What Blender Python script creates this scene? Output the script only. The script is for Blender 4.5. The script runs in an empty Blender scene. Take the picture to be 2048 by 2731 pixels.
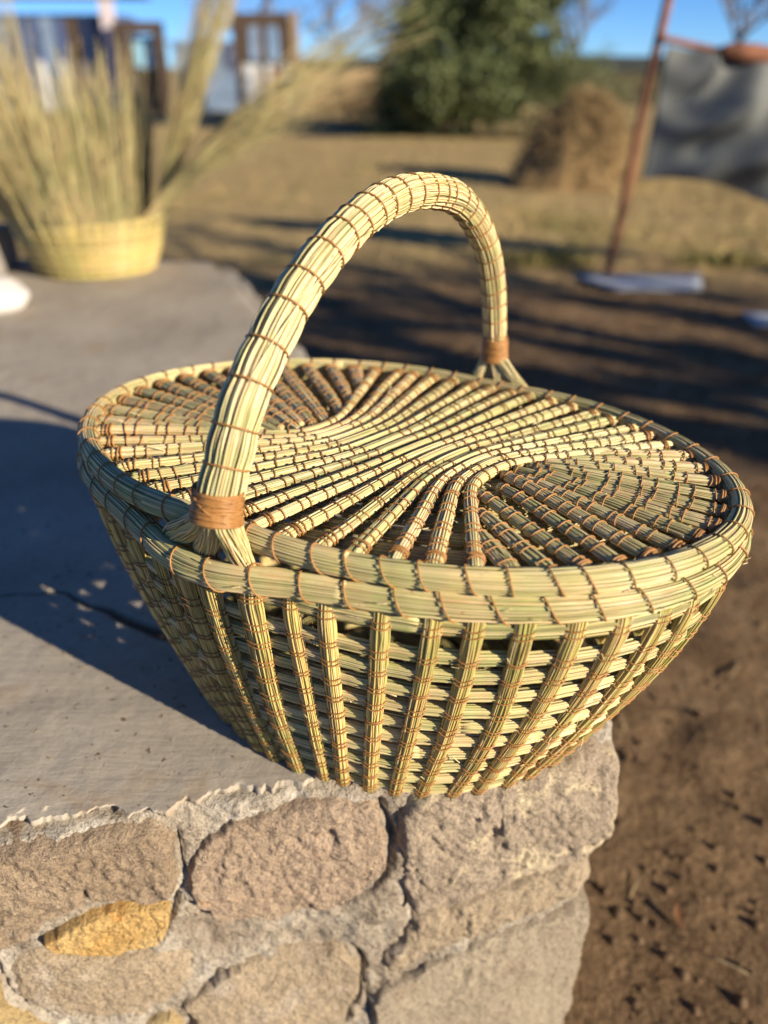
import bpy, math, random
import numpy as np
from mathutils import Vector, Matrix, noise as mnoise

RNG = np.random.default_rng(11)
random.seed(11)
R = math.radians
sc = bpy.context.scene
COL = sc.collection

# ------------------------------------------------------------------ camera, world, sun, exposure
cam_d = bpy.data.cameras.new('camera')
cam = bpy.data.objects.new('camera', cam_d)
COL.objects.link(cam)
cam.location = (0, 0, 0.5)
cam.rotation_euler = (R(90 - 30.22), 0, 0)
cam_d.sensor_fit = 'VERTICAL'
cam_d.sensor_height = 36.0
cam_d.lens = 27.05
cam_d.clip_start = 0.02
cam_d.clip_end = 600
cam_d.dof.use_dof = True
cam_d.dof.focus_distance = 0.54
cam_d.dof.aperture_fstop = 2.7
sc.camera = cam

SUN_AZ, SUN_EL = R(-36), R(19)           # azimuth from +X towards +Y
sun_dir = Vector((math.cos(SUN_AZ) * math.cos(SUN_EL), math.sin(SUN_AZ) * math.cos(SUN_EL), math.sin(SUN_EL)))
world = bpy.data.worlds.new('World')
sc.world = world
world.use_nodes = True
wn = world.node_tree
wn.nodes.clear()
sky = wn.nodes.new('ShaderNodeTexSky')
sky.sky_type = 'NISHITA'
sky.sun_disc = False
sky.sun_elevation = SUN_EL
sky.sun_rotation = math.pi / 2 - SUN_AZ
sky.altitude = 5000
sky.air_density = 1.0
sky.dust_density = 0.0
sky.ozone_density = 4.0
bg = wn.nodes.new('ShaderNodeBackground')
bg.inputs['Strength'].default_value = 0.08
wo = wn.nodes.new('ShaderNodeOutputWorld')
tint = wn.nodes.new('ShaderNodeMix'); tint.data_type = 'RGBA'; tint.blend_type = 'MULTIPLY'
tint.inputs[0].default_value = 1.0
tint.inputs[7].default_value = (0.60, 0.81, 1.02, 1)      # clear dry winter air: a deeper blue than the model's default
wn.links.new(sky.outputs[0], tint.inputs[6])
wn.links.new(tint.outputs[2], bg.inputs['Color'])
wn.links.new(bg.outputs[0], wo.inputs['Surface'])

sun_d = bpy.data.lights.new('sun', 'SUN')
sun_d.energy = 5.0
sun_d.angle = R(0.53)
sun_d.color = (1.0, 0.875, 0.68)
sun = bpy.data.objects.new('sun', sun_d)
COL.objects.link(sun)
sun.rotation_euler = sun_dir.to_track_quat('Z', 'Y').to_euler()
sun.location = sun_dir * 30

sc.view_settings.view_transform = 'Standard'
sc.view_settings.look = 'None'
sc.view_settings.exposure = 0.85
sc.view_settings.gamma = 1
sc.view_settings.use_curve_mapping = False
sc.render.engine = 'CYCLES'
sc.cycles.use_denoising = True
sc.cycles.max_bounces = 6
sc.cycles.diffuse_bounces = 4
sc.cycles.transparent_max_bounces = 8

# ------------------------------------------------------------------ materials
def nodes_of(name):
    m = bpy.data.materials.new(name)
    m.use_nodes = True
    nt = m.node_tree
    b = nt.nodes['Principled BSDF']
    return m, nt, b

def ramp(nt, stops, interp='LINEAR'):
    r = nt.nodes.new('ShaderNodeValToRGB')
    r.color_ramp.interpolation = interp
    els = r.color_ramp.elements
    while len(els) < len(stops):
        els.new(0.5)
    for e, (p, c) in zip(els, stops):
        e.position = p
        e.color = (*c, 1)
    return r

def noise_tex(nt, scale, detail=4, rough=0.55, coord='Object', vec=None, dist=0.0):
    n = nt.nodes.new('ShaderNodeTexNoise')
    n.inputs['Scale'].default_value = scale
    n.inputs['Detail'].default_value = detail
    n.inputs['Roughness'].default_value = rough
    n.inputs['Distortion'].default_value = dist
    if vec is None:
        tc = nt.nodes.new('ShaderNodeTexCoord')
        vec = tc.outputs[coord]
    nt.links.new(vec, n.inputs['Vector'])
    return n

def mixc(nt, fac, a, b, mode='MIX'):
    m = nt.nodes.new('ShaderNodeMix')
    m.data_type = 'RGBA'
    m.blend_type = mode
    for sock, v in ((m.inputs[0], fac), (m.inputs[6], a), (m.inputs[7], b)):
        if hasattr(v, 'default_value') or hasattr(v, 'is_linked'):
            nt.links.new(v, sock)
        elif isinstance(v, (int, float)):
            sock.default_value = v
        else:
            sock.default_value = (*v, 1)
    return m.outputs[2]

def bump(nt, b, h, strength, dist, prev=None):
    n = nt.nodes.new('ShaderNodeBump')
    n.inputs['Strength'].default_value = strength
    n.inputs['Distance'].default_value = dist
    nt.links.new(h, n.inputs['Height'])
    if prev is not None:
        nt.links.new(prev, n.inputs['Normal'])
    nt.links.new(n.outputs[0], b.inputs['Normal'])
    return n.outputs[0]

def straw_mat(name, stops, rough=0.42, spec=0.45):
    m, nt, b = nodes_of(name)
    at = nt.nodes.new('ShaderNodeAttribute')
    at.attribute_name = 'tone'
    r = ramp(nt, stops)
    nt.links.new(at.outputs['Fac'], r.inputs[0])
    n = noise_tex(nt, 60, 3, 0.6)
    n2 = noise_tex(nt, 9, 2, 0.5)
    c = mixc(nt, 0.22, r.outputs[0], n.outputs['Color'], 'OVERLAY')
    rr = ramp(nt, [(0.35, (0.86, 0.87, 0.76)), (0.65, (1.12, 1.02, 0.94))])
    nt.links.new(n2.outputs['Fac'], rr.inputs[0])
    c = mixc(nt, 1.0, c, rr.outputs[0], 'MULTIPLY')
    n3 = noise_tex(nt, 34, 4, 0.7)
    pr = ramp(nt, [(0.64, (0, 0, 0)), (0.78, (0.55, 0.55, 0.55))])
    nt.links.new(n3.outputs['Fac'], pr.inputs[0])
    c = mixc(nt, pr.outputs[0], c, (0.30, 0.175, 0.06))
    hs = nt.nodes.new('ShaderNodeHueSaturation')
    hs.inputs['Saturation'].default_value = 0.95
    nt.links.new(c, hs.inputs['Color'])
    nt.links.new(hs.outputs[0], b.inputs['Base Color'])
    b.inputs['Roughness'].default_value = rough
    b.inputs['Specular IOR Level'].default_value = spec
    return m

M = {}
M['pale'] = straw_mat('pale_straw', [(0.0, (0.156, 0.138, 0.047)), (0.12, (0.312, 0.295, 0.121)), (0.4, (0.541, 0.492, 0.233)),
                                     (0.65, (0.686, 0.591, 0.316)), (0.85, (0.790, 0.660, 0.419)), (1.0, (0.478, 0.295, 0.112))])
M['green'] = straw_mat('green_straw', [(0.0, (0.177, 0.158, 0.056)), (0.15, (0.343, 0.325, 0.130)), (0.5, (0.541, 0.483, 0.223)),
                                       (0.8, (0.655, 0.571, 0.307)), (0.94, (0.686, 0.532, 0.279)), (1.0, (0.374, 0.217, 0.074))])
M['olive'] = straw_mat('olive_straw', [(0.0, (0.16, 0.14, 0.05)), (0.15, (0.28, 0.25, 0.10)), (0.5, (0.43, 0.38, 0.18)),
                                       (0.85, (0.53, 0.46, 0.25)), (1.0, (0.44, 0.29, 0.12))], 0.6, 0.25)
M['gold'] = straw_mat('golden_straw', [(0.0, (0.22, 0.17, 0.05)), (0.15, (0.38, 0.33, 0.10)), (0.5, (0.58, 0.47, 0.16)),
                                       (0.8, (0.66, 0.53, 0.21)), (0.95, (0.72, 0.60, 0.34)), (1.0, (0.42, 0.25, 0.08))])

def cord_mat():
    m, nt, b = nodes_of('waxed_cord')
    n = noise_tex(nt, 220, 3, 0.6)
    n2 = noise_tex(nt, 25, 2)
    r = ramp(nt, [(0.3, (0.21, 0.092, 0.022)), (0.7, (0.43, 0.215, 0.062))])
    nt.links.new(n.outputs['Fac'], r.inputs[0])
    c = mixc(nt, n2.outputs['Fac'], r.outputs[0], (0.36, 0.17, 0.05))
    nt.links.new(c, b.inputs['Base Color'])
    b.inputs['Roughness'].default_value = 0.5
    bump(nt, b, n.outputs['Fac'], 0.6, 0.0006)
    return m
M['cord'] = cord_mat()

def simple(name, col, rough=0.8, var=0.25, scale=8, bs=0.0, bd=0.01, spec=0.3, col2=None):
    m, nt, b = nodes_of(name)
    n = noise_tex(nt, scale, 5, 0.6)
    lo = tuple(c * (1 - var) for c in col)
    hi = col2 if col2 else tuple(min(1, c * (1 + var)) for c in col)
    r = ramp(nt, [(0.32, lo), (0.68, hi)])
    nt.links.new(n.outputs['Fac'], r.inputs[0])
    nt.links.new(r.outputs[0], b.inputs['Base Color'])
    b.inputs['Roughness'].default_value = rough
    b.inputs['Specular IOR Level'].default_value = spec
    if bs:
        bump(nt, b, n.outputs['Fac'], bs, bd)
    return m

def stone_mat(name, lo, hi, patch=None, patch_pos=0.6, grain=1.0):
    """gritty stone: colour blotches, grain, optional patches of another mineral colour"""
    m, nt, b = nodes_of(name)
    tc = nt.nodes.new('ShaderNodeTexCoord')
    v = tc.outputs['Object']
    n1 = noise_tex(nt, 14, 5, 0.6, vec=v)
    n2 = noise_tex(nt, 380, 3, 0.75, vec=v)
    n3 = noise_tex(nt, 95, 6, 0.72, vec=v)
    n4 = noise_tex(nt, 22, 4, 0.6, vec=v, dist=0.6)
    r = ramp(nt, [(0.3, lo), (0.7, hi)])
    nt.links.new(n1.outputs['Fac'], r.inputs[0])
    c = r.outputs[0]
    if patch:
        pr = ramp(nt, [(patch_pos - 0.05, (0, 0, 0)), (patch_pos + 0.05, (1, 1, 1))])
        nt.links.new(n4.outputs['Fac'], pr.inputs[0])
        c = mixc(nt, pr.outputs[0], c, patch)
    g = ramp(nt, [(0.30, (0.50, 0.47, 0.45)), (0.5, (1, 1, 1)), (0.72, (1.3, 1.28, 1.22))])
    nt.links.new(n2.outputs['Fac'], g.inputs[0])
    c = mixc(nt, 0.8 * grain, c, g.outputs[0], 'MULTIPLY')
    g2 = ramp(nt, [(0.25, (0.60, 0.56, 0.52)), (0.45, (1, 1, 1)), (0.8, (1.12, 1.1, 1.08))])
    nt.links.new(n3.outputs['Fac'], g2.inputs[0])
    c = mixc(nt, 0.8, c, g2.outputs[0], 'MULTIPLY')
    nt.links.new(c, b.inputs['Base Color'])
    b.inputs['Roughness'].default_value = 0.9
    b.inputs['Specular IOR Level'].default_value = 0.2
    p = bump(nt, b, n3.outputs['Fac'], 0.9, 0.004)
    bump(nt, b, n2.outputs['Fac'], 0.9 * grain, 0.0022, p)
    return m

M['stone_brown'] = stone_mat('brown_stone', (0.289, 0.213, 0.144), (0.420, 0.323, 0.223), (0.483, 0.398, 0.298), 0.64)
M['stone_pink'] = stone_mat('pinkish_stone', (0.378, 0.284, 0.200), (0.473, 0.358, 0.260), (0.525, 0.338, 0.205), 0.68)
M['stone_yellow'] = stone_mat('yellow_stone', (0.52, 0.31, 0.10), (0.68, 0.49, 0.22), (0.56, 0.27, 0.07), 0.60)
M['stone_tan'] = stone_mat('tan_stone', (0.378, 0.298, 0.205), (0.483, 0.383, 0.265), (0.525, 0.437, 0.335), 0.60)
M['stone_cream'] = stone_mat('cream_stone', (0.357, 0.284, 0.209), (0.473, 0.383, 0.288), (0.673, 0.557, 0.372), 0.585)
M['stone_gritty'] = stone_mat('gritty_render', (0.420, 0.347, 0.256), (0.525, 0.437, 0.321), (0.420, 0.328, 0.233), 0.64, 1.3)
M['stone_ochre'] = stone_mat('ochre_stone', (0.42, 0.30, 0.14), (0.55, 0.42, 0.22))

def mortar_mat():
    m, nt, b = nodes_of('lime_mortar')
    tc = nt.nodes.new('ShaderNodeTexCoord')
    v = tc.outputs['Object']
    n1 = noise_tex(nt, 18, 5, 0.65, vec=v)
    n2 = noise_tex(nt, 240, 3, 0.7, vec=v)
    n3 = noise_tex(nt, 60, 6, 0.7, vec=v)
    r = ramp(nt, [(0.30, (0.26, 0.205, 0.15)), (0.52, (0.39, 0.33, 0.255)), (0.70, (0.53, 0.48, 0.40))])
    nt.links.new(n1.outputs['Fac'], r.inputs[0])
    at = nt.nodes.new('ShaderNodeAttribute'); at.attribute_name = 'tone'
    c = mixc(nt, at.outputs['Fac'], r.outputs[0], (0.60, 0.55, 0.47))
    g = ramp(nt, [(0.28, (0.55, 0.52, 0.5)), (0.5, (1, 1, 1)), (0.75, (1.2, 1.2, 1.18))])
    nt.links.new(n2.outputs['Fac'], g.inputs[0])
    c = mixc(nt, 0.8, c, g.outputs[0], 'MULTIPLY')
    g2 = ramp(nt, [(0.28, (0.5, 0.46, 0.42)), (0.48, (1, 1, 1))])
    nt.links.new(n3.outputs['Fac'], g2.inputs[0])
    c = mixc(nt, 0.75, c, g2.outputs[0], 'MULTIPLY')
    nt.links.new(c, b.inputs['Base Color'])
    b.inputs['Roughness'].default_value = 0.95
    b.inputs['Specular IOR Level'].default_value = 0.15
    p = bump(nt, b, n3.outputs['Fac'], 1.0, 0.007)
    bump(nt, b, n2.outputs['Fac'], 0.8, 0.002, p)
    return m
M['mortar'] = mortar_mat()

def slab_mat():
    m, nt, b = nodes_of('trowelled_concrete')
    tc = nt.nodes.new('ShaderNodeTexCoord')
    v = tc.outputs['Object']
    n1 = noise_tex(nt, 5, 5, 0.6, vec=v)
    n2 = noise_tex(nt, 120, 4, 0.65, vec=v)
    n3 = noise_tex(nt, 11, 4, 0.6, vec=v, dist=0.4)
    r = ramp(nt, [(0.3, (0.30, 0.257, 0.204)), (0.7, (0.43, 0.378, 0.304))])
    nt.links.new(n1.outputs['Fac'], r.inputs[0])
    st = ramp(nt, [(0.58, (0, 0, 0)), (0.72, (1, 1, 1))])
    nt.links.new(n3.outputs['Fac'], st.inputs[0])
    c = mixc(nt, st.outputs[0], r.outputs[0], (0.36, 0.275, 0.19))
    at = nt.nodes.new('ShaderNodeAttribute'); at.attribute_name = 'tone'
    c = mixc(nt, at.outputs['Fac'], c, (0.10, 0.062, 0.036))
    vo = nt.nodes.new('ShaderNodeTexVoronoi'); vo.inputs['Scale'].default_value = 125
    vo.inputs['Randomness'].default_value = 1.0
    wv = noise_tex(nt, 160, 2, vec=v)
    vm = mixc(nt, 0.012, v, wv.outputs['Color'], 'ADD')
    nt.links.new(vm, vo.inputs['Vector'])
    pit = nt.nodes.new('ShaderNodeMath'); pit.operation = 'LESS_THAN'
    # only a few of the cells carry a pit
    sep = nt.nodes.new('ShaderNodeSeparateColor')
    nt.links.new(vo.outputs['Color'], sep.inputs[0])
    sel = nt.nodes.new('ShaderNodeMapRange')
    sel.inputs[1].default_value = 0.50; sel.inputs[2].default_value = 1.0
    sel.inputs[3].default_value = 0.0; sel.inputs[4].default_value = 0.26
    nt.links.new(sep.outputs[0], sel.inputs[0])
    nt.links.new(vo.outputs['Distance'], pit.inputs[0]); nt.links.new(sel.outputs[0], pit.inputs[1])
    c = mixc(nt, pit.outputs[0], c, (0.15, 0.10, 0.065))
    g = ramp(nt, [(0.3, (0.86, 0.85, 0.84)), (0.6, (1.04, 1.04, 1.04))])
    nt.links.new(n2.outputs['Fac'], g.inputs[0])
    c = mixc(nt, 0.7, c, g.outputs[0], 'MULTIPLY')
    nt.links.new(c, b.inputs['Base Color'])
    b.inputs['Roughness'].default_value = 0.9
    b.inputs['Specular IOR Level'].default_value = 0.1
    p = bump(nt, b, n2.outputs['Fac'], 0.25, 0.002)
    inv = nt.nodes.new('ShaderNodeMath'); inv.operation = 'MULTIPLY'; inv.inputs[1].default_value = -1
    nt.links.new(pit.outputs[0], inv.inputs[0])
    p = bump(nt, b, inv.outputs[0], 0.6, 0.0012, p)
    mp = nt.nodes.new('ShaderNodeMapping'); mp.inputs['Scale'].default_value = (1.0, 7.0, 1.0); mp.inputs['Rotation'].default_value = (0, 0, 0.5)
    nt.links.new(v, mp.inputs['Vector'])
    n5 = noise_tex(nt, 22, 5, 0.65, vec=mp.outputs[0], dist=0.5)        # trowel drag
    p = bump(nt, b, n5.outputs['Fac'], 0.30, 0.003, p)
    n8 = noise_tex(nt, 420, 2, 0.6, vec=v)
    bump(nt, b, n8.outputs['Fac'], 0.30, 0.0008, p)
    return m
M['slab'] = slab_mat()

def ground_mat():
    m, nt, b = nodes_of('dry_earth')
    tc = nt.nodes.new('ShaderNodeTexCoord')
    v = tc.outputs['Object']
    n1 = noise_tex(nt, 1.1, 6, 0.65, vec=v)
    n2 = noise_tex(nt, 26, 6, 0.7, vec=v)
    n3 = noise_tex(nt, 7, 5, 0.65, vec=v)
    n4 = noise_tex(nt, 110, 4, 0.7, vec=v)
    soil = ramp(nt, [(0.3, (0.145, 0.090, 0.048)), (0.55, (0.235, 0.152, 0.082)), (0.75, (0.34, 0.235, 0.135))])
    nt.links.new(n3.outputs['Fac'], soil.inputs[0])
    n6 = noise_tex(nt, 11, 5, 0.7, vec=v, dist=0.8)
    dk = ramp(nt, [(0.56, (0, 0, 0)), (0.68, (1, 1, 1))])
    nt.links.new(n6.outputs['Fac'], dk.inputs[0])
    soilc = mixc(nt, dk.outputs[0], soil.outputs[0], (0.11, 0.07, 0.04))
    dry = ramp(nt, [(0.25, (0.28, 0.195, 0.085)), (0.5, (0.45, 0.325, 0.15)), (0.75, (0.56, 0.42, 0.21))])
    nt.links.new(n2.outputs['Fac'], dry.inputs[0])
    # dry grass takes over beyond the trodden strip beside the wall
    sx = nt.nodes.new('ShaderNodeSeparateXYZ'); nt.links.new(v, sx.inputs[0])
    ma = nt.nodes.new('ShaderNodeMath'); ma.operation = 'MULTIPLY_ADD'; ma.inputs[1].default_value = 2.2; ma.inputs[2].default_value = -1.1
    nt.links.new(n1.outputs['Fac'], ma.inputs[0])
    ad = nt.nodes.new('ShaderNodeMath'); ad.operation = 'ADD'
    nt.links.new(sx.outputs['Y'], ad.inputs[0]); nt.links.new(ma.outputs[0], ad.inputs[1])
    mr = nt.nodes.new('ShaderNodeMapRange'); mr.inputs[1].default_value = 3.5; mr.inputs[2].default_value = 4.6
    nt.links.new(ad.outputs[0], mr.inputs[0])
    c = mixc(nt, mr.outputs[0], soilc, dry.outputs[0])
    gr = ramp(nt, [(0.60, (0, 0, 0)), (0.70, (1, 1, 1))])
    n5 = noise_tex(nt, 2.3, 4, 0.6, vec=v)
    nt.links.new(n5.outputs['Fac'], gr.inputs[0])
    mm = nt.nodes.new('ShaderNodeMath'); mm.operation = 'MULTIPLY'
    nt.links.new(gr.outputs[0], mm.inputs[0]); nt.links.new(mr.outputs[0], mm.inputs[1])
    c = mixc(nt, mm.outputs[0], c, (0.17, 0.17, 0.05))
    g = ramp(nt, [(0.34, (0.42, 0.39, 0.36)), (0.5, (1, 1, 1)), (0.72, (1.35, 1.32, 1.28))])
    nt.links.new(n4.outputs['Fac'], g.inputs[0])
    c = mixc(nt, 0.8, c, g.outputs[0], 'MULTIPLY')
    nt.links.new(c, b.inputs['Base Color'])
    b.inputs['Roughness'].default_value = 0.95
    b.inputs['Specular IOR Level'].default_value = 0.1
    p = bump(nt, b, n2.outputs['Fac'], 0.9, 0.03)
    bump(nt, b, n4.outputs['Fac'], 0.7, 0.006, p)
    return m
M['ground'] = ground_mat()
M['clod'] = simple('earth_clod', (0.13, 0.085, 0.05), 0.95, 0.45, 40, 0.8, 0.01, 0.1)
M['twig'] = simple('dry_twig', (0.32, 0.24, 0.13), 0.9, 0.4, 30)
M['dark_twig'] = simple('bark', (0.085, 0.062, 0.048), 0.95, 0.4, 20, 0.6, 0.01, 0.1)
M['bare_bark'] = simple('grey_bark', (0.17, 0.14, 0.12), 0.95, 0.3, 10, 0.5, 0.02, 0.1)
M['rust'] = simple('rusty_steel', (0.23, 0.095, 0.05), 0.8, 0.35, 25, 0.3, 0.002, 0.3)
M['paint_worn'] = simple('worn_grey_paint', (0.30, 0.34, 0.38), 0.7, 0.3, 12)
M['tarp'] = simple('grey_shade_cloth', (0.135, 0.142, 0.135), 0.8, 0.16, 5, 0.2, 0.01, 0.3)
M['hay'] = simple('dry_hay', (0.23, 0.155, 0.075), 0.95, 0.5, 22, 1.0, 0.05, 0.1)
M['hay_stalk'] = simple('hay_stalk', (0.30, 0.21, 0.10), 0.9, 0.4, 30)
M['board'] = simple('galvanised_sheet', (0.42, 0.43, 0.44), 0.5, 0.12, 6, 0.0, 0.01, 0.5)
M['plaster_white'] = simple('white_limewash', (0.52, 0.49, 0.46), 0.85, 0.08, 12, 0.3, 0.004, 0.2)
M['blue_wall'] = simple('blue_boards', (0.07, 0.10, 0.20), 0.8, 0.35, 6)
M['blue_grey'] = simple('faded_blue_sheet', (0.17, 0.235, 0.34), 0.75, 0.25, 5)
M['pale_post'] = simple('pale_pink_post', (0.55, 0.48, 0.49), 0.8, 0.15, 12)
M['eave'] = simple('beige_eave_board', (0.42, 0.35, 0.29), 0.8, 0.2, 10)
M['dark_wood'] = simple('dark_weathered_timber', (0.075, 0.05, 0.035), 0.9, 0.4, 16)
M['mid_wood'] = simple('weathered_timber', (0.27, 0.19, 0.12), 0.9, 0.35, 16)
M['slat_white'] = simple('whitewashed_slat', (0.56, 0.55, 0.52), 0.8, 0.2, 12)
M['slat_red'] = simple('reddish_slat', (0.25, 0.10, 0.08), 0.8, 0.2, 12)
M['window_glass'] = simple('sky_blue_pane', (0.28, 0.52, 0.66), 0.15, 0.1, 3, 0, 0.01, 0.6)
M['far_wall'] = simple('tan_mud_wall', (0.38, 0.265, 0.15), 0.95, 0.25, 1.5, 0.5, 0.05, 0.1)
M['far_cap'] = simple('dark_wall_cap', (0.03, 0.035, 0.035), 0.9, 0.4, 4)
M['hedge'] = simple('brown_hedge', (0.085, 0.075, 0.045), 0.95, 0.5, 6, 0.8, 0.1, 0.1)
def leaf_mat(name, a, b_):
    m, nt, b = nodes_of(name)
    at = nt.nodes.new('ShaderNodeAttribute'); at.attribute_name = 'tone'
    r = ramp(nt, [(0.0, a), (1.0, b_)])
    nt.links.new(at.outputs['Fac'], r.inputs[0])
    nt.links.new(r.outputs[0], b.inputs['Base Color'])
    b.inputs['Roughness'].default_value = 0.6
    b.inputs['Specular IOR Level'].default_value = 0.25
    return m
M['leaf'] = leaf_mat('evergreen_leaf', (0.03, 0.052, 0.022), (0.15, 0.17, 0.065))
M['grass'] = leaf_mat('dry_grass_blade', (0.13, 0.135, 0.03), (0.50, 0.36, 0.165))
M['dead_leaf'] = leaf_mat('fallen_leaf', (0.16, 0.07, 0.03), (0.36, 0.24, 0.12))

# ------------------------------------------------------------------ mesh helpers
class MB:
    """collects tubes, sheets and boxes as arrays and links them as ONE mesh object"""
    def __init__(self):
        self.v, self.q, self.t, self.tone, self.n = [], [], [], [], 0
    def add(self, V, Q=None, T=None, tone=0.5):
        V = np.asarray(V, float).reshape(-1, 3)
        if Q is not None and len(Q): self.q.append(np.asarray(Q, np.int64).reshape(-1, 4) + self.n)
        if T is not None and len(T): self.t.append(np.asarray(T, np.int64).reshape(-1, 3) + self.n)
        tn = np.asarray(tone, float)
        if tn.ndim == 0: tn = np.full(len(V), float(tn))
        self.v.append(V); self.tone.append(tn); self.n += len(V)
    def tubes(self, C, r, ref=(0.31, 0.17, 0.93), sides=4, closed=False, tone=0.5, cap=True):
        """C (k,n,3) centre lines; r scalar, (k,) or (k,n)"""
        C = np.asarray(C, float)
        if C.ndim == 2: C = C[None]
        k, n, _ = C.shape
        r = np.asarray(r, float)
        if r.ndim == 0: r = np.full((k, n), float(r))
        elif r.ndim == 1: r = (np.repeat(r[:, None], n, 1) if len(r) == k else np.repeat(r[None], k, 0))
        if closed:
            Tn = np.roll(C, -1, 1) - np.roll(C, 1, 1)
        else:
            Tn = np.gradient(C, axis=1)
        Tn /= np.linalg.norm(Tn, axis=2, keepdims=True) + 1e-12
        ref = np.asarray(ref, float)
        if ref.ndim == 1: ref = np.broadcast_to(ref, C.shape)
        A = np.cross(Tn, ref); A /= np.linalg.norm(A, axis=2, keepdims=True) + 1e-12
        B = np.cross(A, Tn)
        al = np.arange(sides) * 2 * np.pi / sides + 0.4
        V = C[:, :, None] + r[:, :, None, None] * (np.cos(al)[None, None, :, None] * A[:, :, None] + np.sin(al)[None, None, :, None] * B[:, :, None])
        idx = np.arange(k * n * sides).reshape(k, n, sides)
        nx = np.roll(idx, -1, 2)
        if closed:
            up, upn = np.roll(idx, -1, 1), np.roll(nx, -1, 1)
            Q = np.stack([idx, nx, upn, up], -1)
        else:
            Q = np.stack([idx[:, :-1], nx[:, :-1], nx[:, 1:], idx[:, 1:]], -1)
        Q = Q.reshape(-1, 4)
        caps = None
        if cap and not closed and sides == 4:
            Q = np.concatenate([Q, idx[:, 0, ::-1].reshape(-1, 4), idx[:, -1, :].reshape(-1, 4)])
        tone = np.asarray(tone, float)
        if tone.ndim == 0: tv = np.full(k * n * sides, float(tone))
        elif tone.ndim == 1: tv = np.repeat(tone, n * sides)
        else: tv = np.repeat(tone.reshape(-1), sides)
        self.add(V, Q, tone=tv)
    def box(self, c, s, rot=None, tone=0.5):
        c = np.asarray(c, float); s = np.asarray(s, float) / 2
        V = np.array([[x, y, z] for x in (-1, 1) for y in (-1, 1) for z in (-1, 1)], float) * s
        if rot is not None: V = V @ np.asarray(rot).T
        Q = [[0, 1, 3, 2], [4, 6, 7, 5], [0, 4, 5, 1], [2, 3, 7, 6], [0, 2, 6, 4], [1, 5, 7, 3]]
        self.add(V + c, Q, tone=tone)
    def grid(self, P, tone=0.5, flip=False):
        P = np.asarray(P, float); a, b, _ = P.shape
        i = np.arange(a * b).reshape(a, b)
        Q = np.stack([i[:-1, :-1], i[1:, :-1], i[1:, 1:], i[:-1, 1:]], -1).reshape(-1, 4)
        if flip: Q = Q[:, ::-1]
        tn = np.asarray(tone, float)
        self.add(P, Q, tone=tn if tn.ndim == 0 else tn.reshape(-1))
    def build(self, name, mat, parent=None, smooth=True):
        V = np.concatenate(self.v) if self.v else np.zeros((0, 3))
        tone = np.concatenate(self.tone)
        Q = np.concatenate(self.q) if self.q else np.zeros((0, 4), np.int64)
        T = np.concatenate(self.t) if self.t else np.zeros((0, 3), np.int64)
        me = bpy.data.meshes.new(name)
        me.vertices.add(len(V)); me.vertices.foreach_set('co', V.astype(np.float32).ravel())
        nl = len(Q) * 4 + len(T) * 3
        me.loops.add(nl)
        me.loops.foreach_set('vertex_index', np.concatenate([Q.ravel(), T.ravel()]).astype(np.int32))
        npoly = len(Q) + len(T)
        me.polygons.add(npoly)
        st = np.concatenate([np.arange(len(Q)) * 4, len(Q) * 4 + np.arange(len(T)) * 3]).astype(np.int32)
        me.polygons.foreach_set('loop_start', st)
        me.polygons.foreach_set('use_smooth', np.full(npoly, bool(smooth)))
        a = me.attributes.new('tone', 'FLOAT', 'POINT')
        a.data.foreach_set('value', np.clip(tone, 0, 1).astype(np.float32))
        me.update(calc_edges=True)
        me.validate()
        me.materials.append(mat)
        o = bpy.data.objects.new(name, me)
        COL.objects.link(o)
        if parent is not None: o.parent = parent
        return o

def tag(o, label=None, cat=None, group=None, kind=None):
    if label: o['label'] = label
    if cat: o['category'] = cat
    if group: o['group'] = group
    if kind: o['kind'] = kind
    return o

def thing(name, label, cat, loc=(0, 0, 0), rotz=0.0, group=None):
    e = bpy.data.objects.new(name, None)
    e.empty_display_size = 0.05
    COL.objects.link(e)
    e.location = loc; e.rotation_euler = (0, 0, rotz)
    return tag(e, label, cat, group)

def vnoise(P, scale, octaves=4, seed=0.0):
    """fractal value noise in numpy, about -1..1"""
    P = np.asarray(P, float) * scale + seed
    out = np.zeros(P.shape[:-1]); amp = 1.0; tot = 0
    for o in range(octaves):
        i = np.floor(P).astype(np.int64); f = P - i
        f = f * f * (3 - 2 * f)
        acc = 0
        for dx in (0, 1):
            for dy in (0, 1):
                for dz in (0, 1):
                    h = (i[..., 0] + dx) * 374761393 + (i[..., 1] + dy) * 668265263 + (i[..., 2] + dz) * 2147483647 + o * 1013
                    h = (h ^ (h >> 13)) * 1274126177
                    h = ((h ^ (h >> 16)) & 0xffff) / 32767.5 - 1
                    w = (f[..., 0] if dx else 1 - f[..., 0]) * (f[..., 1] if dy else 1 - f[..., 1]) * (f[..., 2] if dz else 1 - f[..., 2])
                    acc = acc + w * h
        out += amp * acc; tot += amp; amp *= 0.5; P = P * 2.03 + 17.1
    return out / tot * 1.6

def norm(a): return a / (np.linalg.norm(a, axis=-1, keepdims=True) + 1e-12)

def smoothpath(pts, n):
    """Catmull-Rom through pts, then resampled evenly to n points"""
    p = np.asarray(pts, float)
    p = np.vstack([2 * p[0] - p[1], p, 2 * p[-1] - p[-2]])
    out = []
    for i in range(1, len(p) - 2):
        t = np.linspace(0, 1, 14, endpoint=False)[:, None]
        a, b, c, d = p[i - 1], p[i], p[i + 1], p[i + 2]
        out.append(0.5 * (2 * b + (c - a) * t + (2 * a - 5 * b + 4 * c - d) * t ** 2 + (3 * b - a - 3 * c + d) * t ** 3))
    out.append(p[-2][None])
    return resample(np.vstack(out), n)

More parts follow.
